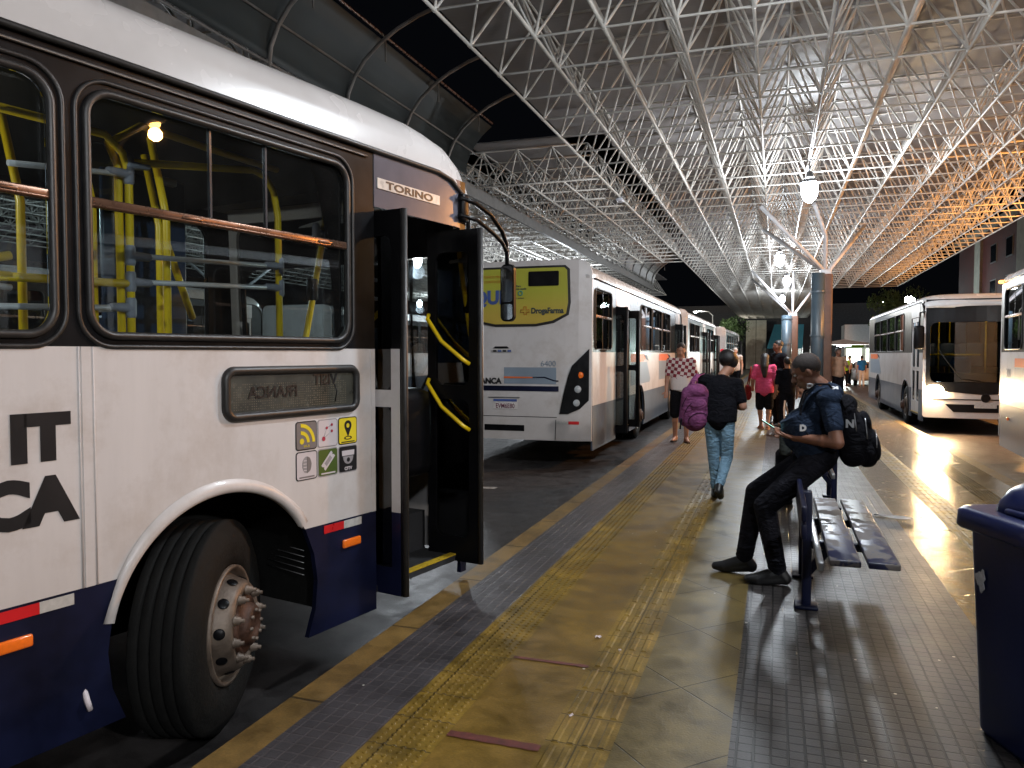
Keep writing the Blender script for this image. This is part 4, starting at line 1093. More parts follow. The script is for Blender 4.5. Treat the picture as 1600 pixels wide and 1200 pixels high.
rp([(-.40, 2.42), (-.37, 2.6), (-.39, 3.12), (-.44, 3.165), (-BW + .44, 3.165), (-BW + .39, 3.12), (-BW + .37, 2.6), (-BW + .40, 2.42), (-BW + .7, 2.30), (-1.6, 2.26), (-.9, 2.26), (-.62, 2.31)], 'adgreen', 'advert_film', -.040, .01, par=win)
rp(rr(-1.03, -.52, 2.87, 3.11, .02), 'blackgloss', 'rear_display', -.05, .01, par=win)
rbn = (lambda x, z: -0.12 * (1 - abs((x + BW / 2) / (BW / 2)) ** 4) + max(0, z - 2.0) * .03, 1, 0, 1)
def rtext(s, size, x, z, m, bold=0.0, align='LEFT', off=-.05, sx=1.0, name='lettering', par=None):
    # seen from behind the bus: +x stays to the right
    t = MB().text(s, size, (x, z), 'xz', -L2 + off, .004, bold, align, sx=sx, bend=rbn)
    return t.build(name, m, par or b2)
M['adblue'] = mat('advert_blue', (0.05, 0.09, 0.28), .5); M['adbrown'] = mat('advert_brown', (0.45, 0.19, 0.02), .5); M['addark'] = mat('advert_dark', (0.03, 0.045, 0.05), .5)
M['adteal'] = mat('advert_teal', (0.02, 0.25, 0.22), .5)
rtext('AQUI', .30, -1.46, 2.60, M['adblue'], .014, 'RIGHT', par=win)
rtext('DrogaFarma', .125, -.98, 2.43, M['addark'], .005, sx=.86, par=win)
b = MB()
b.tube([(p[0], -L2 - .16, p[1]) for p in [(-1.10, 2.41), (-1.06, 2.41), (-1.06, 2.45), (-1.01, 2.45), (-1.01, 2.49), (-1.06, 2.49), (-1.06, 2.54), (-1.10, 2.54), (-1.10, 2.49), (-1.16, 2.49), (-1.16, 2.45), (-1.10, 2.45)]], .010, 5, closed=True)
b.build('cross_symbol', M['adbrown'], win)
MB().tube([(p[0], -L2 - .165, p[1]) for p in circ(-1.16, 2.76, .035, 12)], .009, 5, closed=True).build('round_symbol', M['adteal'], win)
rtext('Para', .045, -1.24, 2.865, M['addark'], .001, par=win); rtext('sua saude', .045, -1.24, 2.82, M['addark'], .001, par=win)
rtext('onde estiver', .04, -1.30, 2.67, M['addark'], 0, par=win)
rtext('TEMOS PRA', .06, -1.50, 3.02, M['adbrown'], 0, 'RIGHT', par=win); rtext('ACONTECER', .06, -1.50, 2.94, M['adbrown'], 0, 'RIGHT', par=win)
rp([(-.52, 1.16), (-BW + .52, 1.16), (-BW + .52, 1.245), (-.52, 1.245)], 'navy', 'rear_stripe', -.024, .008)
pn = rp([(-.56, 1.28), (-1.45, 1.28), (-1.45, 1.55), (-.56, 1.55)], 'slate_light', 'rear_graphic', -.024, .008)
rp([(-.95, 1.375), (-1.45, 1.37), (-1.45, 1.40), (-.95, 1.395)], 'orange', 'graphic_line', -.032, .006, par=pn)
MB().tube([(-.95, -L2 - .155, 1.385), (-.75, -L2 - .15, 1.39), (-.60, -L2 - .145, 1.34), (-.52, -L2 - .14, 1.33)], .010, 5).build('swoosh', M['navy'], pn)
rtext('6400', .13, -.56, 1.57, M['slate_light'], 0, 'RIGHT', off=-.03)
rtext('FRANCA', .13, -1.50, 1.28, M['lettering'], .006, 'RIGHT', off=-.03)
bd_ = MB().plate([(-1.66, 1.80), (-1.32, 1.80), (-1.32, 1.84), (-1.66, 1.84)], [], .01, 'xz', -L2 - .15).build('rear_badge', M['silver'], b2)
MB().plate([(-1.64, 1.865), (-1.36, 1.865), (-1.40, 1.895), (-1.60, 1.895)], [], .02, 'xz', -L2 - .15).build('rear_handle', M['blackmat'], b2)
for i in range(4): MB().plate([(-1.64 + i * .085, 1.805), (-1.58 + i * .085, 1.805), (-1.58 + i * .085, 1.835), (-1.64 + i * .085, 1.835)], [], .004, 'xz', -L2 - .158).build('badge_letter', M['adblue' if i % 2 else 'lettering'], bd_)
pl = MB().plate(rr(-1.64, -1.22, .86, 1.03, .01), [], .01, 'xz', -L2 - .145).build('number_plate', M['whitecloth'], b2)
MB().plate([(-1.635, .985), (-1.225, .985), (-1.225, 1.025), (-1.635, 1.025)], [], .004, 'xz', -L2 - .153).build('plate_band', M['adblue'], pl)
MB().text('EVM6E80', .11, (-1.43, .875), 'xz', -L2 - .153, .003, .001, 'CENTER', sx=.78).build('plate_text', mat('plate_text_maroon', (.15, .04, .07), .5), pl)
MB().bb(-1.72, -1.18, -L2 - .16, -L2 - .14, 1.045, 1.06).build('plate_light_bar', M['steel'], b2)
rp([(-.55, .745), (-BW + .55, .745), (-BW + .55, .735), (-.55, .735)], 'blackmat', 'panel_gap', -.021, .004)
rp([(-.56, .70), (-.57, .37), (-.58, .37), (-.57, .70)], 'blackmat', 'panel_gap', -.021, .004)
rp(rr(-1.80, -1.10, .50, .60, .008), 'blackmat', 'bumper_grille', -.022, .006)
for a, b_, mm in ((-.56, -.36, 'silver'), (-.36, -.19, 'red')): rp([(a, .63), (b_, .63), (b_, .68), (a, .68)], mm, 'rear_reflector', -.022, .006)
for s_ in (1, -1):
    fx = (lambda x: x) if s_ == 1 else (lambda x: -BW - x)
    cl = rp([(fx(-.04), 1.02), (fx(-.035), 1.85), (fx(-.12), 1.76), (fx(-.30), 1.58), (fx(-.36), 1.42), (fx(-.44), 1.1), (fx(-.50), .80), (fx(-.36), .80), (fx(-.18), .88)], 'blackgloss', 'lamp_cluster', -.03, .03)
    for z, mm, rd in ((1.43, 'amber', .07), (1.20, 'clearlens', .062), (.98, 'clearlens', .062)):
        xx = -.19 - (1.43 - z) * .10
        MB().lathe([(0, .035), (rd * .7, .03), (rd, .015), (rd, 0)], 20, Matrix.Translation((fx(xx), -L2 - .125 + abs(xx) * 0.0 + (.055 if abs(xx) < .2 else .035), z)) @ Matrix.Rotation(R(-90), 4, 'Z')).build('rear_lamp', M[mm], cl)
MB().bb(-.22, -.19, -L2 - .04, -L2 - .02, 3.13, 3.21).build('top_marker', M['blackmat'], b2)

bus('third bus in the row beyond the yellow advert bus', (-2.75, 26.4 + 12.0, BZ), R(-.3), 12.0, 'buses at the platform',
    side_windows(-11.7, -1.6), [(-1.4, -.45), (-6.8, -5.6)], [-2.4, -8.6], skirt='slate', zs=.93)
b4, rp4, f4 = bus('distant white bus with a large red tail light on its rear', (-2.45, 44.5 + 12, BZ), R(-1.0), 12.0, 'buses at the platform', side_windows(-11.7, -1.6), [(-1.4, -.45)], [-2.4, -8.6], skirt='slate', zs=.93)
MB().plate(rr(-.30, -.06, 1.2, 2.05, .1), [], .06, 'xz', -12.05).build('tail_light', M['redlens'], b4)

# --- buses on the right, facing us ----------------------------------------
L5 = 11.0
b5, rp5, fp5 = bus('oncoming bus on the right with a glaring headlight', (3.24, 20.0, BZ), R(180), L5, 'buses on the right lane',
    side_windows(-L5 + .3, -2.9), [(-1.7, -.55)], [-2.5, -8.2], skirt='slate', zs=.93, leafs=False, lights=True, rise=.20)
rp5_ = None
b6, rp6, fp6 = bus('white bus on the far right edge with orange roof marker and number 300', (2.98, 3.0, BZ), R(180 - 3.2), 12.3, 'buses on the right lane',
    [(-12.0, -10.75)] + side_windows(-10.5, -2.9), [(-1.7, -.55)], [-2.5, -8.4], skirt='slate', zs=.93, leafs=False, rise=.20)
MB().rbox((0.03, -12.2, 3.0), (.08, .10, .05), .02).build('roof_marker', M['markeramber'], b6)
MB().text('300', .22, (-11.8, 1.38), 'yz', .003, .002, 0, 'LEFT').build('fleet_number', M['slate_light'], b6)
MB().plate([(-11.2, 1.05), (-9.6, 1.05), (-9.6, 1.55), (-11.2, 1.55)], [], .004, 'yz', .003).build('grey_panel_graphic', M['slate_light'], b6)
MB().plate([(-11.2, 1.56), (-9.6, 1.56), (-9.6, 1.70), (-11.2, 1.70)], [], .004, 'yz', .003).build('orange_stripe', M['orange'], b6)
MB().rbox((.01, -11.6, .70), (.02, .12, .05), .01).build('side_marker', M['amber'], b6)
side_graphic(b5, -L5 + .6, -L5 + 3.0)
# interior glimpses of the oncoming bus
for x_ in (-.8, -1.7): MB().rbox((x_, -1.2, 2.75), (.12, .05, .04), .01).build('cabin_light', M['led'], b5)
L = bpy.data.lights.new('cabin_lamp', 'POINT'); L.energy = 28; L.color = (1, .72, .5); L.shadow_soft_size = .1
lo = bpy.data.objects.new('cabin_lamp', L); COL.objects.link(lo); lo.parent = b5; lo.location = (-1.25, -1.6, 2.6)
for x, y, m_ in ((-.7, -2.2, 'yellow'), (-1.1, -3.0, 'yellow'), (-1.8, -2.4, 'yellow'), (-.9, -4.5, 'yellow')):
    MB().tube([(x, y, .94), (x, y, 2.8)], .022, 6).build('hand_rail', M[m_], b5)
MB().tube([(-.4, -2.0, 1.75), (-1.6, -2.0, 1.75)], .022, 6).build('hand_rail', M['yellow'], b5)
MB().rbox((-.95, -.9, 1.5), (.42, .3, .4), .1).build('seat_back', M['bluecloth'], b5)
MB().rbox((-BW + .55, -.1, 1.25), (.18, .01, .18), .03).build('blue_badge', M['bluecloth'], b5)
for i_ in range(4):
    for x_ in (-.5, -.95, -1.6, -2.05):
        MB().rbox((x_, -2.6 - .9 * i_, 1.75), (.40, .08, .62), .04).build('seat_back', M['slate'], b5)
MB().rbox((-1.25, -.35, 1.18), (2.2, .3, .30), .08).build('dashboard', M['blackmat'], b5)
MB().tube([(-1.9 + .2 * math.cos(a), -.5, 1.45 + .18 * math.sin(a)) for a in [2 * math.pi * i / 16 for i in range(16)]], .018, 6, closed=True).build('steering_wheel', M['blackmat'], b5)
mm_ = empty('side_mirror', (0, 0, 0)); mm_.parent = b5
MB().tube([(-.02, -.0, 2.75), (.10, .12, 2.72), (.12, .16, 2.4)], .02, 6).build('mirror_arm', M['blackmat'], mm_)
MB().rbox((.12, .16, 2.15), (.22, .10, .55), .05).build('mirror_housing', M['blackmat'], mm_)
# --- buses across the road on the left -------------------------------------
b7, _, _ = bus('white bus with orange stripe in the left lane seen through the near bus door', (-12.9, 31.5, BZ), 0, 11.0, 'buses in the left lane', side_windows(-10.7, -1.6), [(-1.4, -.45)], [-2.5, -8.0], skirt='slate', zs=.93, leafs=False)
side_graphic(b7, -9, -6.8)
b8, _, _ = bus('white bus in the left lane seen through the near bus windows', (-12.4, 16.5, BZ), R(4), 11.0, 'buses in the left lane', side_windows(-10.7, -1.6), [(-1.4, -.45)], [-2.5, -8.0], skirt='slate', zs=.93, leafs=False)

# ------------------------------------------------------------------ bench
M['benchpaint'] = None
def bench_mat():
    m, nt, b = nm('chipped_navy_paint')
    f = noise(nt, 6.5, 3, 0.55)
    c = ramp(nt, f, [(0.50, (0.012, 0.014, 0.045)), (0.515, (0.12, 0.105, 0.10))])
    nt.links.new(c, b.inputs['Base Color'])
    nt.links.new(ramp(nt, f, [(0.5, (.38,) * 3), (0.515, (.75,) * 3)]), b.inputs['Roughness'])
    return m
M['benchpaint'] = bench_mat()
def bench(x, y, rz, label, L_=1.95):
    r = empty('platform_bench', (x, y, 0), rz, label, 'bench', 'benches along the platform')
    h = L_ / 2
    for i, (xa, xb) in enumerate(((0.13, 0.29), (0.325, 0.485))):
        MB().rbox(((xa + xb) / 2, 0, .452), (xb - xa, L_, .036), .008).build('seat_plank', M['benchpaint'], r)
    MB().rbox((0.085, 0, .425), (.035, L_, .05), .006).build('seat_rail', M['steel'], r)
    for z in (.61, .71): MB().rbox((-.005, 0, z), (.03, L_, .085), .008).build('back_plank', M['navy'], r)
    for yy in (-h + .62, h - .62):
        f = MB()
        f.rbox((.035, yy, .37), (.055, .07, .74), .008); f.rbox((.24, yy, .405), (.42, .06, .05), .008)
        f.rbox((.035, yy, .012), (.14, .14, .02), .005); f.rbox((.10, yy, .30), (.05, .05, .20), .008, Euler((0, R(38), 0)).to_matrix())
        f.build('bench_frame', M['navy'], r)
    return r
bench(0.165, 5.50, 0, 'chipped navy slatted bench the man leans on')
bench(0.62, 8.9, math.pi, 'second navy bench under the seated person behind the leaning man')

# ------------------------------------------------------------------ litter bin
def bin_():
    r = empty('litter_bin', (1.09, 3.62, 0), R(21), 'dark navy plastic litter bin with domed lid and scuffed white patch', 'bin')
    m = mat('navy_plastic', (0.007, 0.013, 0.075), 0.33, var=.2, scale=4, bump=.04, bscale=120)
    def sec(w, d, z, rad=.07): return [(p[0], p[1], z) for p in rr(-w / 2, w / 2, -d / 2, d / 2, rad, 5)]
    def loft(secs):
        n = len(secs[0]); vs = [p for s_ in secs for p in s_]
        fs = [(i * n + k, i * n + (k + 1) % n, (i + 1) * n + (k + 1) % n, (i + 1) * n + k) for i in range(len(secs) - 1) for k in range(n)]
        fs += [tuple(range(n))[::-1], tuple((len(secs) - 1) * n + k for k in range(n))]
        return MB().add(vs, fs, True)
    loft([sec(.42, .34, 0.0), sec(.44, .36, .02), sec(.51, .42, .86), sec(.52, .43, .87), sec(.52, .43, .90)]).build('bin_body', m, r)
    lid = loft([sec(.585, .495, .865, .08), sec(.60, .51, .875, .08), sec(.595, .505, .935, .08), sec(.56, .47, .95, .07), sec(.52, .43, .952, .07)])
    lo = lid.build('lid', m, r)
    dm = loft([sec(.42, .36, .950, .14), sec(.40, .34, .99, .14), sec(.34, .28, 1.04, .12), sec(.24, .18, 1.075, .08), sec(.08, .06, 1.085, .02)])
    dm.build('lid_dome', m, lo)
    MB().rbox((-.17, -.1, .965), (.10, .24, .025), .01).build('lid_step', m, lo)
    # scuffed sticker remains
    pts = []
    for k in range(26):
        a = 2 * math.pi * k / 26
        q = 1 + .25 * math.sin(3 * a + 1) + .15 * math.sin(7 * a)
        pts.append((.028 * q * math.cos(a), .042 * q * math.sin(a)))
    st = MB().plate([(p[0] + .10, p[1] + .66) for p in pts], [], .003, 'yz', 0)
    st.xf(Matrix.Translation((-.2535, 0, .66)) @ Matrix.Rotation(R(-2.4), 4, 'Y') @ Matrix.Translation((0, 0, -.66)))
    st.build('peeled_sticker', mat('peeled_white', (.45, .45, .5), .6, var=.2, scale=60), r)
bin_()

# ------------------------------------------------------------------ people
def solid(mb, name, m, parent, voxel, smooth=3, k=0.5):
    me = bpy.data.meshes.new('tmp'); me.from_pydata(mb.v, [], mb.f); me.update()
    bm = bmesh.new(); bm.from_mesh(me); bmesh.ops.recalc_face_normals(bm, faces=bm.faces); bm.to_mesh(me); bm.free()
    o = bpy.data.objects.new('tmp', me); COL.objects.link(o)
    md = o.modifiers.new('r', 'REMESH'); md.mode = 'VOXEL'; md.voxel_size = voxel; md.use_smooth_shade = True
    sm = o.modifiers.new('s', 'SMOOTH'); sm.factor = k; sm.iterations = smooth
    dg = bpy.context.evaluated_depsgraph_get()
    m2 = bpy.data.meshes.new_from_object(o.evaluated_get(dg))
    bpy.data.objects.remove(o); bpy.data.meshes.remove(me)
    m2.name = name; m2.materials.clear(); m2.materials.append(m)
    m2.polygons.foreach_set('use_smooth', [True] * len(m2.polygons))
    q = bpy.data.objects.new(name, m2); COL.objects.link(q); q.parent = parent
    return q
V = Vector
def frame(up, right):
    up = up.normalized(); fwd = up.cross(right).normalized(); right = fwd.cross(up).normalized()
    return Matrix((right, fwd, up)).transposed()
def hand(b, wr, fdir, pn, side, curl=0.5, s=1.0):
    """palm + four fingers + thumb. fdir finger direction, pn palm normal, side +1: thumb to cross(fdir,pn)"""
    fdir = V(fdir).normalized(); pn = V(pn); pn = (pn - fdir * pn.dot(fdir)).normalized()
    lat = fdir.cross(pn) * side
    rot = Matrix((lat, pn, fdir)).transposed()
    pc = wr + fdir * .045 * s
    b.ell(pc, (.040 * s, .016 * s, .055 * s), rot)
    for i, ln in enumerate((.070, .080, .074, .058)):
        base = wr + fdir * .085 * s + lat * (.028 - i * .0185) * s
        l1 = ln * .48 * s; l2 = ln * .30 * s; l3 = ln * .25 * s
        a1 = curl * .7; a2 = curl * 1.6; a3 = curl * 2.2
        d = lambda a: fdir * math.cos(a) + pn * math.sin(a)
        p1 = base + d(a1) * l1; p2 = p1 + d(a2) * l2; p3 = p2 + d(a3) * l3
        b.cap(base - fdir * .02 * s, p1, .0095 * s, .0085 * s, 8); b.cap(p1, p2, .0085 * s, .0078 * s, 8); b.cap(p2, p3, .0078 * s, .0065 * s, 8)
    t0 = wr + fdir * .025 * s + lat * .03 * s
    t1 = t0 + (fdir * .6 + lat * .7 + pn * .3).normalized() * .042 * s
    t2 = t1 + (fdir * .9 + lat * .2 + pn * .5 * (curl + .3)).normalized() * .032 * s
    b.cap(t0, t1, .013 * s, .0105 * s, 8); b.cap(t1, t2, .0105 * s, .008 * s, 8)
def foot(b, an, toe, s=1.0, r=.0):
    an = V(an); toe = V(toe)
    d = (toe - an); d.z = 0; d.normalize()
    heel = an - d * .045 * s; heel.z = an.z - .055 * s
    ball = toe - d * .05 * s
    b.cap(an, heel, .042 * s + r, .038 * s + r)
    b.cap(an - V((0, 0, .02)), ball, .040 * s + r, .034 * s + r)
    b.cap(heel, ball - V((0, 0, .004)), .036 * s + r, .033 * s + r)
    b.cap(ball, toe, .036 * s + r, .024 * s + r)
def person(label, loc, rz, J, wear, voxel=.012, skin='skin_m', scale=1.0, bulk=1.0, face=True, group=None, curl=.5, hair='hairshort', hairstyle='short', palms=None):
    r = empty('person', loc, rz, label, 'person', group)
    r.scale = (scale,) * 3
    j = {k: V(v) for k, v in J.items()}
    sh = j['shR'] - j['shL']; hp = j['hipR'] - j['hipL']
    pel = (j['hipR'] + j['hipL']) / 2
    F = frame(j['chest'] - j['waist'], sh); Fp = frame(j['waist'] - pel, hp)
    hf = (j['look'] - j['head']).normalized()
    hu = (V((0, 0, 1)) - hf * hf.z)
    hu.normalize(); hr = hf.cross(hu)
    H = Matrix((hr, hf, hu)).transposed()
    hp_ = lambda x, y, z: j['head'] + H @ V((x, y, z))
    def torso(b, g=0.0, lo=True):
        k = bulk
        b.ell(j['chest'], ((.165 + g) * k ** .5, (.105 + g) * k, .17 + g), F)
        b.ell(j['waist'], ((.140 + g) * k, (.105 + g) * k, .15 + g), F)
        b.cap(j['chest'] + F @ V((0, .0, .02)), j['waist'], .10 * k + g, .105 * k + g)
        if lo: b.ell(pel + Fp @ V((0, 0, .03)), ((.155 + g) * k ** .5, (.115 + g) * k ** .5, .13 + g), Fp)
        b.cap(j['shL'], j['chest'] + F @ V((0, 0, .06)), .058 + g, .085 + g); b.cap(j['shR'], j['chest'] + F @ V((0, 0, .06)), .058 + g, .085 + g)
    # body
    b = MB()
    torso(b)
    b.cap(j['neck'], j['head'] - H @ V((0, .01, .06)), .060, .052)
    b.cap(j['chest'] + F @ V((0, 0, .10)), j['neck'], .08, .062)
    b.ell(hp_(0, -.008, .025), (.076, .096, .098), H); b.ell(hp_(0, .022, -.045), (.058, .068, .078), H)
    b.ell(hp_(0, .055, -.088), (.026, .026, .022), H)
    if face:
        b.cap(hp_(0, .088, .018), hp_(0, .110, -.018), .010, .015); b.ell(hp_(0, .098, -.024), (.020, .014, .011), H)
        b.ell(hp_(0, .088, -.052), (.026, .014, .008), H); b.ell(hp_(0, .084, -.066), (.023, .014, .009), H)
        b.ell(hp_(0, .080, .036), (.052, .016, .010), H)
        for s_ in (-1, 1):
            b.ell(hp_(.076 * s_, -.008, -.008), (.010, .018, .032), H)
            b.ell(hp_(.045 * s_, .055, -.018), (.024, .026, .022), H)
    for s_ in ('L', 'R'):
        k = bulk ** .5
        b.cap(j['sh' + s_], j['el' + s_], .052 * k, .042 * k); b.cap(j['el' + s_], j['wr' + s_], .043 * k, .029)
        b.ell(j['el' + s_] * .7 + j['wr' + s_] * .3, (.043 * k,) * 3)
        b.cap(j['hip' + s_], j['kn' + s_], .085 * k, .056 * k); b.cap(j['kn' + s_], j['an' + s_], .056 * k, .038)
        b.ell(j['kn' + s_] * .68 + j['an' + s_] * .32 , (.056 * k,) * 3)
        fd = (j['wr' + s_] - j['el' + s_]).normalized()
        pn = V((0, 1, 0)); fdir = fd
        if palms and s_ in palms: fdir, pn = V(palms[s_][0]), V(palms[s_][1])
        hand(b, j['wr' + s_], fdir, pn, (1 if s_ == 'R' else -1) * (palms[s_][2] if palms and s_ in palms else 1), curl)
        foot(b, j['an' + s_], j['to' + s_])
    body = solid(b, 'body', M[skin], r, voxel, 2)
    if face and voxel < .011:
        for s_ in (-1, 1):
            MB().ell(hp_(.031 * s_, .080, .014), (.013, .011, .008), H).build('eye', M['whitecloth'], body)
            MB().ell(hp_(.031 * s_, .089, .014), (.006, .004, .006), H).build('iris', M['hair'], body)
        MB().tube([hp_(-.022, .098, -.059), hp_(0, .103, -.058), hp_(.022, .098, -.059)], .003, 5).build('lip_line', M['hair'], body)
    # clothes
    for spec in wear:
        kind, mm = spec[0], spec[1]
        b = MB(); g = .018
        if kind in ('tshirt', 'longtop', 'jacket'):
            torso(b, g, lo=False)
            b.cap(j['waist'], pel + Fp @ V((0, 0, .05 if kind != 'longtop' else 0.0)), .115 * bulk + g, .12 * bulk + g)
            b.ell(pel + Fp @ V((0, 0, .08)), ((.155 + g) * bulk ** .5, (.118 + g) * bulk ** .5, .09), Fp)
            hz = .13 if kind != 'longtop' else .05
            ks = bulk ** .5; ring = []
            for zz, kk in ((hz - .13, 1.0), (hz - .02, 1.03), (hz + .10, 1.0), (hz + .2, .86)):
                ring.append([pel + Fp @ V((.182 * ks * kk * math.cos(2 * math.pi * q / 20), .142 * ks * kk * math.sin(2 * math.pi * q / 20), zz)) for q in range(20)])
            b.add([p for rg in ring for p in rg], [(20 * a_ + q, 20 * a_ + (q + 1) % 20, 20 * a_ + 20 + (q + 1) % 20, 20 * a_ + 20 + q) for a_ in range(3) for q in range(20)] + [tuple(range(19, -1, -1)), tuple(range(60, 80))])
            b.cap(j['chest'] + F @ V((0, -.01, .12)), j['neck'] - (j['neck'] - j['chest']) * .15, .085, .068)
            for s_ in ('L', 'R'):
                e = j['sh' + s_].lerp(j['el' + s_], spec[2] if len(spec) > 2 else .6)
                b.cap(j['sh' + s_], e, .064 * bulk ** .5, .060 * bulk ** .5)
                if kind == 'jacket': b.cap(j['el' + s_], j['wr' + s_] * .95 + j['el' + s_] * .05, .056, .042); b.cap(e, j['el' + s_], .06, .056)
            if len(spec) > 3: spec[3](b, j, F, Fp)
            solid(b, 'shirt' if kind == 'tshirt' else ('jacket' if kind == 'jacket' else 'blouse'), M[mm], r, voxel, 2)
        elif kind in ('trousers', 'shorts', 'skinny'):
            b.ell(pel + Fp @ V((0, 0, .03)), (.162 * bulk ** .5, .125 * bulk ** .5, .13), Fp)
            for s_ in ('L', 'R'):
                kn, an = j['kn' + s_], j['an' + s_]
                k = bulk ** .5
                if kind == 'shorts':
                    b.cap(j['hip' + s_], j['hip' + s_].lerp(kn, spec[2] if len(spec) > 2 else .85), .098 * k, .088 * k)
                else:
                    w = 1.0 if kind == 'trousers' else .88
                    b.cap(j['hip' + s_], kn, .098 * k * w, .074 * k * w); b.cap(kn, an + (kn - an) * .02, .074 * k * w, .060 * w if kind == 'trousers' else .05)
                    for q in range(3):
                        c = an.lerp(kn, .05 + .06 * q); b.ell(c, (.064 * w + .004 * q, .066 * w, .018))
                    b.ell(kn.lerp(an, .35), (.068 * k * w,) * 3)
            solid(b, 'trousers' if kind != 'shorts' else 'shorts', M[mm], r, voxel, 1)
        elif kind == 'shoes':
            for s_ in ('L', 'R'):
                b = MB(); foot(b, j['an' + s_], j['to' + s_], 1.05, .006)
                so = solid(b, 'shoe', M[mm], r, min(voxel, .008), 1)
        elif kind == 'sandals':
            for s_ in ('L', 'R'):
                an, to = j['an' + s_], j['to' + s_]
                d = to - an; d.z = 0; L_ = d.length; d.normalize(); sd_ = V((d.y, -d.x, 0))
                z = min(an.z - .09, to.z - .03)
                pts = [(-.09, -.03), (-.09, .03), (L_ * .5, .045), (L_ + .02, .03), (L_ + .02, -.03), (L_ * .5, -.045)]
                vs = [V((an.x, an.y, 0)) + d * p[0] + sd_ * p[1] + V((0, 0, z + h)) for h in (0, .022) for p in pts]
                MB().add(vs, [(0, 1, 2, 3, 4, 5), (11, 10, 9, 8, 7, 6)] + [(k, (k + 1) % 6, 6 + (k + 1) % 6, 6 + k) for k in range(6)]).build('sandal', M[mm], r)
    # hair
    b = MB()
    if hairstyle == 'short':
        b.ell(hp_(0, -.018, .040), (.080, .096, .092), H)
        o = None
        hm = MB(); vs = []
        b2_ = MB().ell(hp_(0, -.018, .036), (.081, .098, .095), H, 24, 16)
        Hi = H.inverted()
        keep = []
        for f in b2_.f:
            c = Hi @ (sum((V(b2_.v[i]) for i in f), V()) / len(f) - j['head'])
            if c.z > .055 or (c.y < .02 and c.z > .0) or (c.y < -.05 and c.z > -.05): keep.append(f)
        b2_.f = keep; b2_.sm = [True] * len(keep)
        b2_.build('hair', M[hair], r, fix=False)
    elif hairstyle == 'bun':
        b.ell(hp_(0, -.025, .045), (.105, .112, .105), H); b.ell(hp_(.0, -.09, .05), (.11, .095, .10), H); b.ell(hp_(.04, -.07, .07), (.05, .05, .05), H); b.ell(hp_(-.05, -.06, .01), (.045, .05, .055), H)
        solid(b, 'hair', M[hair], r, voxel, 1)
    elif hairstyle == 'long':
        b.ell(hp_(0, -.02, .04), (.096, .108, .095), H); b.cap(hp_(0, -.06, .0), hp_(0, -.13, -.20), .098, .095); b.cap(hp_(0, -.13, -.20), hp_(0.01, -.16, -.40), .095, .05)
        solid(b, 'hair', M[hair], r, voxel, 2)
    return r, j, H, F, Fp

def stand(arm=.0, hipz=.92, **kw):
    J = dict(hipL=(-.09, 0, .92), hipR=(.09, 0, .92), knL=(-.10, .02, .50), knR=(.10, .02, .50), anL=(-.10, -.02, .09), anR=(.10, -.02, .09),
             toL=(-.13, .15, .032), toR=(.13, .15, .032), waist=(0, .0, 1.10), chest=(0, 0, 1.30), neck=(0, 0, 1.50), head=(0, .02, 1.62), look=(0, .3, 1.60),
             shL=(-.185, 0, 1.42), shR=(.185, 0, 1.42), elL=(-.24, -.02, 1.14), elR=(.24, -.02, 1.14), wrL=(-.25, .06, .90), wrR=(.25, .06, .90))
    J.update(kw); return J

# the leaning man
J1 = dict(hipL=(-.10, -.01, .90), hipR=(.10, -.01, .90), knL=(-.13, .36, .535), knR=(.07, .42, .60), anL=(-.17, .27, .105), anR=(.05, .50, .115),
          toL=(-.20, .46, .035), toR=(.04, .70, .04), waist=(0, .085, 1.06), chest=(0, .0, 1.215), neck=(0, .015, 1.385), head=(0, .095, 1.475), look=(0, .21, 1.41),
          shL=(-.19, -.04, 1.295), shR=(.19, -.02, 1.30), elL=(-.285, -.09, 1.015), elR=(.26, -.06, 1.03), wrL=(-.13, .17, 1.025), wrR=(.08, .19, 1.04))
def belly(b, j, F, Fp): b.ell((0, .10, 1.06), (.17, .16, .17))
man, j1, H1, F1, Fp1 = person('man in navy T-shirt leaning on the bench and looking down at his phone', (.30, 5.75, 0), R(90), J1,
    [('tshirt', 'navyshirt', .62, belly), ('trousers', 'blacktrousers'), ('shoes', 'shoe')], voxel=.0065, skin='skin_d', bulk=1.12, curl=.55,
    palms={'L': ((.35, .93, .10), (0, -.15, 1), 1), 'R': ((-.25, .95, .08), (-.35, -.15, .9), 1)})
ph = empty('mobile_phone', (-.03, 5.73, 1.09), R(90), 'dark mobile phone with lit screen in the hands of the leaning man', 'phone')
rp_ = Euler((R(32), 0, R(6))).to_matrix()
MB().rbox((0, 0, 0), (.072, .148, .009), .004, rp_).build('phone_case', M['phone'], ph)
MB().rbox(rp_ @ V((0, 0, .0056)), (.064, .134, .001), .0004, rp_).build('phone_screen', M['screen'], ph)
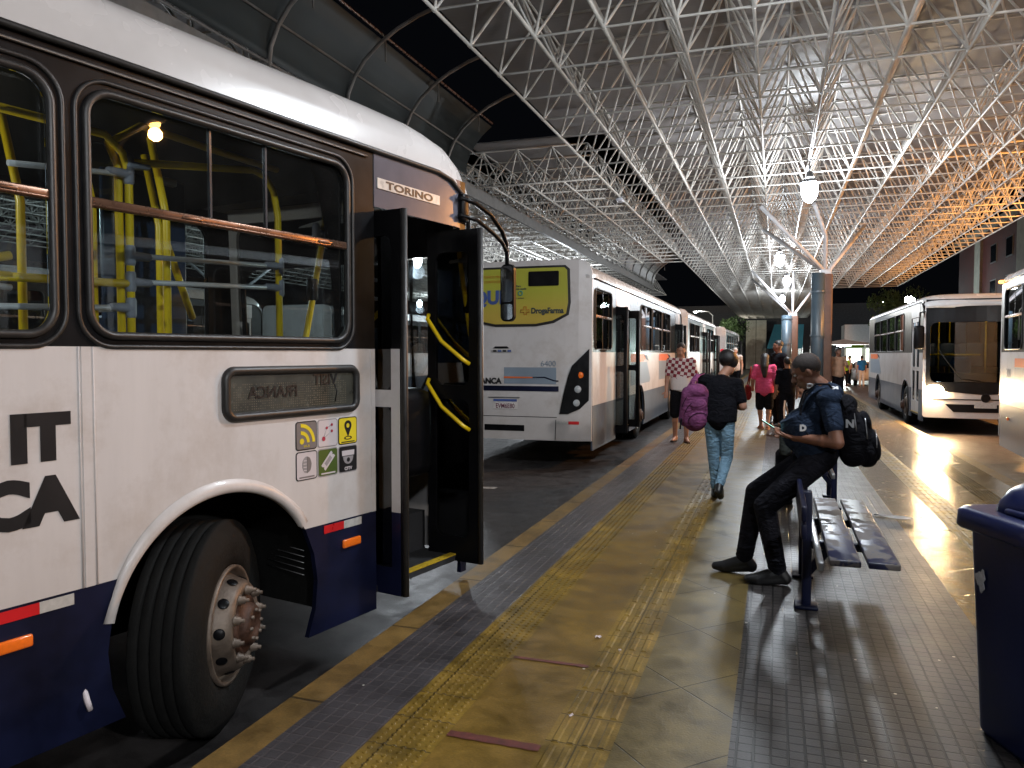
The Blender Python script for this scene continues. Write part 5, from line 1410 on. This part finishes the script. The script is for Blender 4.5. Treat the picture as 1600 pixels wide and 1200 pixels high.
# his backpack (kept as its own thing)
def pack(label, loc, rz, m, cat='backpack', s=1.0, tilt=-12, zips=True, zipm='steel', voxel=.01):
    r = empty('backpack', loc, rz, label, cat)
    T = Matrix.Rotation(R(tilt), 4, 'X')
    b = MB(); b.rbox((0, -.10, .26), (.30, .17, .46), .07, seg=3); b.ell((0, -.17, .20), (.14, .09, .20)); b.ell((0, -.12, .45), (.13, .09, .08)); b.ell((0, -.19, .12), (.135, .075, .12))
    b.xf(Matrix.Scale(s, 4) @ T)
    solid(b, 'pack_body', m, r, voxel, 4)
    p = MB(); p.ell((0, -.235, .15), (.11, .05, .12)); p.ell((.0, -.225, .31), (.10, .04, .08)); p.xf(Matrix.Scale(s, 4) @ T)
    solid(p, 'front_pocket', m, r, voxel, 2)
    h = MB().tube([(-.04, -.03, .49), (-.03, -.05, .55), (.03, -.05, .55), (.04, -.03, .49)], .010, 8); h.xf(Matrix.Scale(s, 4) @ T); h.build('top_handle', m, r)
    if zips:
        for k, (y0, z0, rr0, rz_) in enumerate(((-.145, .26, .157, .215), (-.20, .20, .145, .175), (-.245, .13, .118, .115))):
            z = MB(); z.tube([(rr0 * math.cos(a), y0 - .03 * math.sin(a), z0 + rz_ * math.sin(a)) for a in [math.pi * (.02 + .96 * i / 16) for i in range(17)]], .0035, 5)
            z.xf(Matrix.Scale(s, 4) @ T); z.build('zip', M[zipm], r)
    return r
bpk = pack('black backpack with pale zips on the back of the leaning man', (.44, 5.75, .78), R(90), M['blackcloth'], tilt=-14, s=1.0)
def strap(par, pts, m, w=.032, t=.006, name='shoulder_strap'):
    b = MB(); P_ = [V(p) for p in pts]; vs = []
    for i, p in enumerate(P_):
        t_ = (P_[min(i + 1, len(P_) - 1)] - P_[max(i - 1, 0)]).normalized()
        sd = V((1, 0, 0)); sd = (sd - t_ * t_.x).normalized(); up = t_.cross(sd)
        vs += [p - sd * w + up * t, p + sd * w + up * t, p + sd * w - up * t, p - sd * w - up * t]
    fs = [(4 * i + k, 4 * i + (k + 1) % 4, 4 * i + 4 + (k + 1) % 4, 4 * i + 4 + k) for i in range(len(P_) - 1) for k in range(4)]
    return b.add(vs, fs, True).build(name, m, par)
# strap coordinates in the pack's local frame (pack at x .44 -> local y = .44 - X)
for sx in (-1, 1):
    sp = strap(bpk, [(sx * .115, -.01, .44), (sx * .12, .03, .53), (sx * .125, .10, .615), (sx * .125, .18, .615), (sx * .125, .245, .55), (sx * .13, .275, .44), (sx * .14, .27, .33), (sx * .18, .20, .24), (sx * .17, .06, .16)], M['blackcloth'])
# pale lettering on strap and sleeve edge
for (x, y, z, ch, rx, ry) in ((-.135, .215, .585, 'C', 50, 0), (-.15, .06, .60, 'K', -20, 0)):
    t = MB().text(ch, .06, (0, 0), 'xy', 0, .002, .004, 'CENTER')
    t.xf(Matrix.Translation((x, y, z)) @ Matrix.Rotation(R(90), 4, 'Z') @ Matrix.Rotation(R(rx), 4, 'X'))
    t.build('strap_letter', M['strapwhite'], bpk)
for (y, z, ch, sz) in ((-.035, .33, 'N', .07), (.10, .50, 'A', .045), (.26, .30, 'D', .055)):
    t = MB().text(ch, sz, (0, 0), 'yz-', 0, .002, .004, 'CENTER')
    t.xf(Matrix.Translation((-.205 if ch != 'N' else -.168, y, z)))
    t.build('strap_letter', M['strapwhite'], bpk)

# woman in jeans walking away
J2 = stand(anL=(-.06, .12, .09), toL=(-.07, .28, .03), knL=(-.08, .08, .50), knR=(.08, .06, .49), anR=(.05, -.20, .19), toR=(.05, -.08, .06),
           head=(.09, .10, 1.585), look=(.16, .3, 1.46), neck=(.03, .04, 1.46), chest=(.015, .01, 1.28), shL=(-.19, -.0, 1.415), shR=(.20, .02, 1.36), elR=(.27, .0, 1.10), wrR=(.16, .20, 1.08), elL=(-.22, .06, 1.12), wrL=(-.16, .22, 1.05))
person('woman in black top and pale blue jeans walking away beside the row of buses', (-.58, 8.72, 0), R(-8), J2,
    [('tshirt', 'blackcloth', .7), ('skinny', 'jeans'), ('shoes', 'shoe')], voxel=.011, skin='skin_m', scale=.935, bulk=1.22, face=False, hair='hair', hairstyle='bun')
pb = pack('pink and purple backpack hanging from the left shoulder of the woman in jeans', (-.90, 8.50, .82), R(30), M['purple'], tilt=14, s=.96, zipm='blackcloth')
strap(pb, [(.0, -.04, .42), (.07, .0, .50), (.15, .06, .555), (.22, .11, .555), (.25, .16, .46), (.24, .18, .30)], M['purple'], .026)
MB().tube([(-.14, -.16, .10), (-.15, -.15, -.02)], .01, 6).build('loose_strap', M['blackcloth'], pb)

# man in checked shirt
J3 = stand(knL=(-.10, .06, .50), anL=(-.10, .06, .09), toL=(-.14, .22, .032), anR=(.10, -.10, .10), knR=(.10, .0, .50), toR=(.14, .06, .032), head=(0, .04, 1.62), look=(0, .3, 1.52))
person('man in white and dark red checked shirt and black shorts walking towards us', (-1.62, 14.15, 0), R(180 + 4), J3,
    [('tshirt', 'check', .75), ('shorts', 'blackcloth', 1.0), ('sandals', 'shoe')], voxel=.011, skin='skin_m', scale=1.03, bulk=1.0, hair='hairshort', hairstyle='short')
# woman in pink
J4 = stand(anR=(.08, -.10, .12), toR=(.10, .04, .03), anL=(-.07, .06, .09), elL=(-.26, -.03, 1.14), wrL=(-.27, .10, .95))
person('woman in bright pink blouse and black shorts with long dark hair walking away', (-.22, 17.2, 0), R(-3), J4,
    [('longtop', 'pink', .8), ('shorts', 'blackcloth', .95), ('sandals', 'tan')], voxel=.014, skin='skin_m', scale=.925, bulk=1.3, face=False, hair='hair', hairstyle='long')
r = empty('shoulder_bag', (-.56, 17.3, .62), R(10), 'dark red shoulder bag on the left side of the woman in pink', 'bag')
b = MB(); b.rbox((0, 0, .16), (.10, .34, .32), .05); b.ell((0, 0, .10), (.08, .18, .12)); solid(b, 'bag_body', M['redbag'], r, .015, 3)
MB().tube([(0, .12, .3), (.05, .03, .62), (.06, 0, .70), (.05, -.03, .62), (0, -.12, .3)], .012, 6).build('bag_strap', M['redbag'], r)
# far figures
SM = dict(voxel=.018)
person('person with pale hair and white vest standing far along beside the buses', (-1.45, 30.2, 0), R(170), stand(elR=(.26, .05, 1.15), wrR=(.12, .22, 1.1)), [('tshirt', 'whitecloth', .3), ('shorts', 'blackcloth', .9)], skin='skin_l', hair='hairgrey', scale=1.05, **SM)
person('tall person in dark clothes standing left of the far column', (.06, 17.9, 0), R(120), stand(), [('tshirt', 'blackcloth', .7), ('trousers', 'blacktrousers'), ('shoes', 'shoe')], skin='skin_d', scale=1.09, hair='hair', **SM)
person('person with folded arms in dark top behind the woman in pink', (-.02, 20.5, 0), R(175), stand(elL=(-.24, .06, 1.16), wrL=(.02, .20, 1.18), elR=(.24, .06, 1.16), wrR=(-.02, .21, 1.22)), [('tshirt', 'blackcloth', .6), ('trousers', 'blacktrousers')], skin='skin_m', scale=.93, hair='hair', **SM)
person('shorter person all in black between the woman in pink and the leaning man', (.22, 16.2, 0), R(20), stand(), [('tshirt', 'blackcloth', .9), ('trousers', 'blacktrousers'), ('shoes', 'shoe')], skin='skin_m', scale=.88, hair='hair', face=False, **SM)
JS = dict(hipL=(-.09, 0, .53), hipR=(.09, 0, .53), knL=(-.11, .42, .50), knR=(.12, .42, .50), anL=(-.10, .40, .09), anR=(.13, .44, .09), toL=(-.12, .57, .032), toR=(.15, .61, .032),
          waist=(0, .0, .72), chest=(0, .06, .93), neck=(0, .10, 1.11), head=(0, .17, 1.21), look=(0, .35, 1.12), shL=(-.18, .08, 1.03), shR=(.18, .08, 1.03), elL=(-.23, .16, .78), elR=(.23, .16, .78), wrL=(-.10, .36, .74), wrR=(.10, .36, .76))
person('person in dark jacket sitting on the second bench behind the leaning man', (.50, 8.75, 0), R(90), JS, [('jacket', 'greycloth', .7), ('trousers', 'blacktrousers'), ('shoes', 'shoe')], voxel=.014, skin='skin_m', hair='hair')
r = empty('cloth_bag', (.12, 8.42, .55), R(80), 'grey shoulder bag with a pale strap beside the seated person', 'bag')
b = MB(); b.rbox((0, 0, .15), (.30, .12, .30), .05); solid(b, 'bag_body', M['greycloth'], r, .015, 3)
MB().tube([(-.13, 0, .28), (-.08, .02, .48), (.02, .03, .56), (.10, .02, .46), (.13, 0, .28)], .010, 6).build('bag_strap', M['tan'], r)
person('person in tan top standing right of the first column', (1.72, 24.4, 0), R(-150), stand(elL=(-.27, .05, 1.2), wrL=(-.12, .25, 1.2)), [('tshirt', 'tan', .8), ('trousers', 'blacktrousers'), ('shoes', 'shoe')], skin='skin_d', scale=1.02, hair='hair', **SM)
# street stall and people in the bright distance on the right
for (x, y, top, rz, lab) in ((3.6, 46.0, 'greencloth', 170, 'distant person in lime top at the bright street stall'), (4.55, 47.0, 'bluecloth', 20, 'distant person in blue shirt and pale trousers beside the white car'),
                             (4.1, 49.0, 'whitecloth', 100, 'distant person in white shirt between the lime and blue tops'), (3.2, 44.0, 'blackcloth', 200, 'distant person in black at the kerb near the stall')):
    person(lab, (x, y, RZ), R(rz), stand(), [('tshirt', top, .6), ('trousers', 'whitecloth' if top == 'bluecloth' else 'blacktrousers')], voxel=.03, skin='skin_m', hair='hair', face=False)

r = empty('market_stall', (4.6, 60, RZ), 0, 'small lit market stall tent in the distance on the right', 'stall')
MB().add([(-2, -1.5, 2.5), (2, -1.5, 2.5), (2, 1.5, 2.5), (-2, 1.5, 2.5), (0, 0, 2.9)], [(0, 1, 4), (1, 2, 4), (2, 3, 4), (3, 0, 4)]).build('awning', M['whitecloth'], r)
for x in (-1.9, 1.9):
    for y in (-1.4, 1.4): MB().tube([(x, y, 0), (x, y, 2.5)], .04, 6).build('pole', M['steel'], r)
MB().rbox((0, -1.0, .85), (3.4, .7, .1), .02).build('counter', M['whitecloth'], r)
MB().rbox((0, 0, 2.42), (.9, .12, .08), .02).build('tube_light', M['lampglow_far'], r)
L = bpy.data.lights.new('stall_light', 'POINT'); L.energy = 2200; L.color = (.9, 1, .95); L.shadow_soft_size = .3
lo = bpy.data.objects.new('stall_light', L); COL.objects.link(lo); lo.parent = r; lo.location = (0, -.3, 2.2)
# parked pale car far off
r = empty('parked_car', (5.0, 50.0, RZ), R(4), 'white car parked on the street in front of the distant stall', 'car')
b = MB(); b.rbox((0, 0, .62), (1.7, 4.1, .62), .18, seg=3); b.rbox((0, -.2, 1.12), (1.45, 2.2, .55), .2, seg=3); b.build('body', M['white'], r)
b = MB(); b.rbox((0, -.2, 1.15), (1.47, 1.9, .34), .08); b.rbox((0, -.2, 1.15), (1.2, 2.22, .34), .08); b.build('window', M['blackgloss'], r)
for x in (-.78, .62):
    for y in (-1.3, 1.3): MB().lathe([(0, .16), (.2, .17), (.31, .13), (.32, 0), (0, 0)], 16, Matrix.Translation((x, y, .32))).build('wheel', M['tyre'], r)
for x in (-.6, .6): MB().ell((x, -2.03, .70), (.16, .05, .08)).build('headlight', M['clearlens'], r)

# street lamps
def street_lamp(x, y, h, label, glow, power, col, arm=-1.6, group='street lamps', gs=(.22, .10, .07)):
    r = empty('street_lamp', (x, y, RZ), 0, label, 'street lamp', group)
    MB().tube([(0, 0, 0), (0, 0, h * .6), (0, 0, h - .5), (arm * .3, 0, h - .05), (arm, 0, h)], [.10, .08, .06, .05, .045], 8).build('post', M['steel'], r)
    MB().rbox((arm - .25, 0, h), (.62, .26, .12), .05).build('lamp_head', M['lampbody'], r)
    MB().ell((arm - .25, 0, h - .08), gs).build('lamp_glass', glow, r)
    L = bpy.data.lights.new('street_light', 'POINT'); L.energy = power; L.color = col; L.shadow_soft_size = .15
    lo = bpy.data.objects.new('street_light', L); COL.objects.link(lo); lo.parent = r; lo.location = (arm - .25, 0, h - .3)
M['glow_st'] = emit('street_lamp_glow', (.85, .97, 1.0), 160)
street_lamp(14.2, 84.4, 7.2, 'nearest white street lamp over the oncoming bus roof', M['glow_st'], 900, (.85, .95, 1), gs=(.50, .45, .38))  # glass of the four distant lamps enlarged to the size of their glow
street_lamp(15.0, 110.4, 8.3, 'second white street lamp in the distance', M['glow_st'], 900, (.85, .95, 1), gs=(.50, .45, .38))
street_lamp(14.5, 135.0, 8.0, 'third white street lamp in the distance', M['glow_st'], 900, (.85, .95, 1), gs=(.50, .45, .38))
street_lamp(11.6, 160.0, 7.6, 'farthest white street lamp', M['glow_st'], 900, (.85, .95, 1), gs=(.50, .45, .38))
street_lamp(13.5, -5.0, 7.0, 'added unseen white lamp behind the camera lighting the near bus cabin', M['glow_st'], 3800, (.97, .96, .96))  # added lamp out of view, reaches the rails inside the near bus
street_lamp(-6.5, 86, 6.5, 'added white lamp brightening the trees and wall at the platform end', M['glow_st'], 1500, (1, .95, .8))  # added lamp, lifts the dark wall and foliage at the far end
SOD = (1.0, 0.42, 0.10)
for y, pw, lab in ((9, 600, 'orange sodium street lamp beside the road near the camera'), (22, 6500, 'orange sodium street lamp lighting the right canopy edge'), (38, 2600, 'orange sodium street lamp further along the right road')):
    street_lamp(14.5, y, 7.2, lab, M['sodium'], pw, SOD, arm=-2.2, group='sodium street lamps')
shp = empty('lit_shop', (6.2, 80, -.2), 0, 'low lit shop front with awnings far down the street', 'shop')
M['shoplit'] = emit('lit_window', (.9, 1.0, .8), 3.5)
MB().bb(0, 5.2, 0, 4, 0, 4.6).build('wall', M['wallpale'] if 'wallpale' in M else M['whiterail'], shp)
for k, m_ in enumerate(('greencloth', 'whitecloth', 'bluecloth')):
    MB().add([(.1 + 1.7 * k, 0, 2.9), (1.6 + 1.7 * k, 0, 2.9), (1.6 + 1.7 * k, -1.1, 2.4), (.1 + 1.7 * k, -1.1, 2.4)], [(0, 1, 2, 3)]).build('awning', M[m_], shp)
    MB().bb(.2 + 1.7 * k, 1.5 + 1.7 * k, -.05, 0, .7, 2.3).build('window', M['shoplit'], shp)
# pavement and building on the right
sheet('far_pavement', 16, 30, -30, 150, -.03, M['ground'], .16)
bl = empty('brick_building', (18.5, 34, 0), 0, 'dark red building with pale pillars behind the oncoming bus', 'building')
M['wallred'] = mat('dark_red_wall', (.09, .022, .018), .7, var=.3, scale=1.5); M['wallpale'] = mat('pale_render', (.34, .33, .28), .7, var=.2, scale=2)
M['winglass'] = mat('dark_window', (.01, .012, .015), .15, coat=.6)
MB().bb(0, 10, 0, 60, 0, 13).build('wall', M['wallred'], bl)
for y in (6, 14, 26, 36, 50): MB().bb(-.25, 0, y, y + 2.2, 0, 12.4).build('pillar', M['wallpale'], bl)
for y in (9.6, 17.5, 21.5, 29.5, 32.5, 40, 45):
    for z in (3.2, 6.6, 9.8):
        w = MB().bb(-.06, 0.0, y, y + 2.0, z, z + 1.7).build('window', M['steel'], bl)
        MB().bb(-.08, -.06, y + .1, y + 1.9, z + .1, z + 1.6).build('pane', M['winglass'], w)
MB().bb(-.5, 10.3, -.3, 60.3, 13, 13.5).build('roof', M['wallpale'], bl)
MB().rbox((-.4, 3.0, 8.6), (.5, 2.4, .9), .05).build('balcony_box', M['wallpale'], bl)
# structures at the platform end
ew = empty('end_building', (-3.4, 96, 0), 0, 'pale plastered wall and dark building at the far end of the platform', 'building')
MB().bb(0, 2.3, 0, .3, -.2, 5.6).build('pale_wall', M['wallpale'], ew)
MB().bb(1.1, 1.16, -.02, 0, -.2, 5.6).build('wall_joint', M['ground'], ew)
MB().bb(-14, 16, 1.5, 9, -.2, 7.5).build('dark_wall', mat('night_wall', (.03, .03, .035), .8, var=.4), ew)
for k in range(6): MB().bb(3.2 + k * 2, 4.4 + k * 2, 1.44, 1.5, 1.0, 2.6).build('window', M['winglass'], ew)
aw = empty('blue_awning', (1.0, 92.5, 0), 0, 'teal blue slanted awning left of the far column', 'awning')
MB().add([(-2.0, 0, 2.2), (1.8, 0, 2.2), (2.0, 1.6, 5.0), (-1.2, 1.6, 5.0)], [(0, 1, 2, 3)]).build('canvas', mat('teal_canvas', (.05, .22, .30), .6, emis=None), aw)
for x in (-1.9, 1.7): MB().tube([(x, 0, -.2), (x, 0, 2.2)], .05, 6).build('post', M['steel'], aw)
# tree at the end
def tree(x, y, h, label):
    r = empty('street_tree', (x, y, -.2), 0, label, 'tree', 'trees beyond the platform')
    t = MB(); t.tube([(0, 0, 0), (.1, 0, h * .3), (-.1, .1, h * .5), (.1, 0, h * .8)], [.28, .2, .15, .06], 8)
    for k in range(6):
        a = k * 1.05; t.tube([(0, 0, h * (.35 + .06 * k)), (math.cos(a) * 1.1, math.sin(a) * 1.1, h * (.55 + .06 * k))], [.10, .03], 6)
    t.build('trunk', mat('bark', (.07, .05, .035), .8, var=.3), r)
    cl = MB()
    cents = [(random.uniform(-2, 2), random.uniform(-2, 2), h * random.uniform(.5, 1.05), random.uniform(.6, 1.2)) for _ in range(16)]
    for cx, cy, cz, rad in cents:
        for _ in range(240):
            d = V((random.gauss(0, 1), random.gauss(0, 1), random.gauss(0, 1))).normalized() * rad * random.uniform(.5, 1) 
            p = V((cx, cy, cz)) + d
            q = Euler((random.random() * 6, random.random() * 6, random.random() * 6)).to_matrix()
            s_ = random.uniform(.08, .17)
            cl.add([p + q @ V((-s_, 0, 0)), p + q @ V((0, -s_ * .4, 0)), p + q @ V((s_, 0, .03)), p + q @ V((0, s_ * .4, 0))], [(0, 1, 2, 3)])
    cl.build('crown', M['leaf'], r, fix=False)
M['leaf'] = mat('foliage', (.06, .11, .035), .6, var=.5, scale=2)
tree(-5.6, 91, 5.2, 'leafy tree left of the pale wall at the platform end')
tree(-2.9, 101, 6.0, 'leafy tree rising behind the pale wall')
tree(9, 70, 6.5, 'dark tree beyond the oncoming bus on the right')
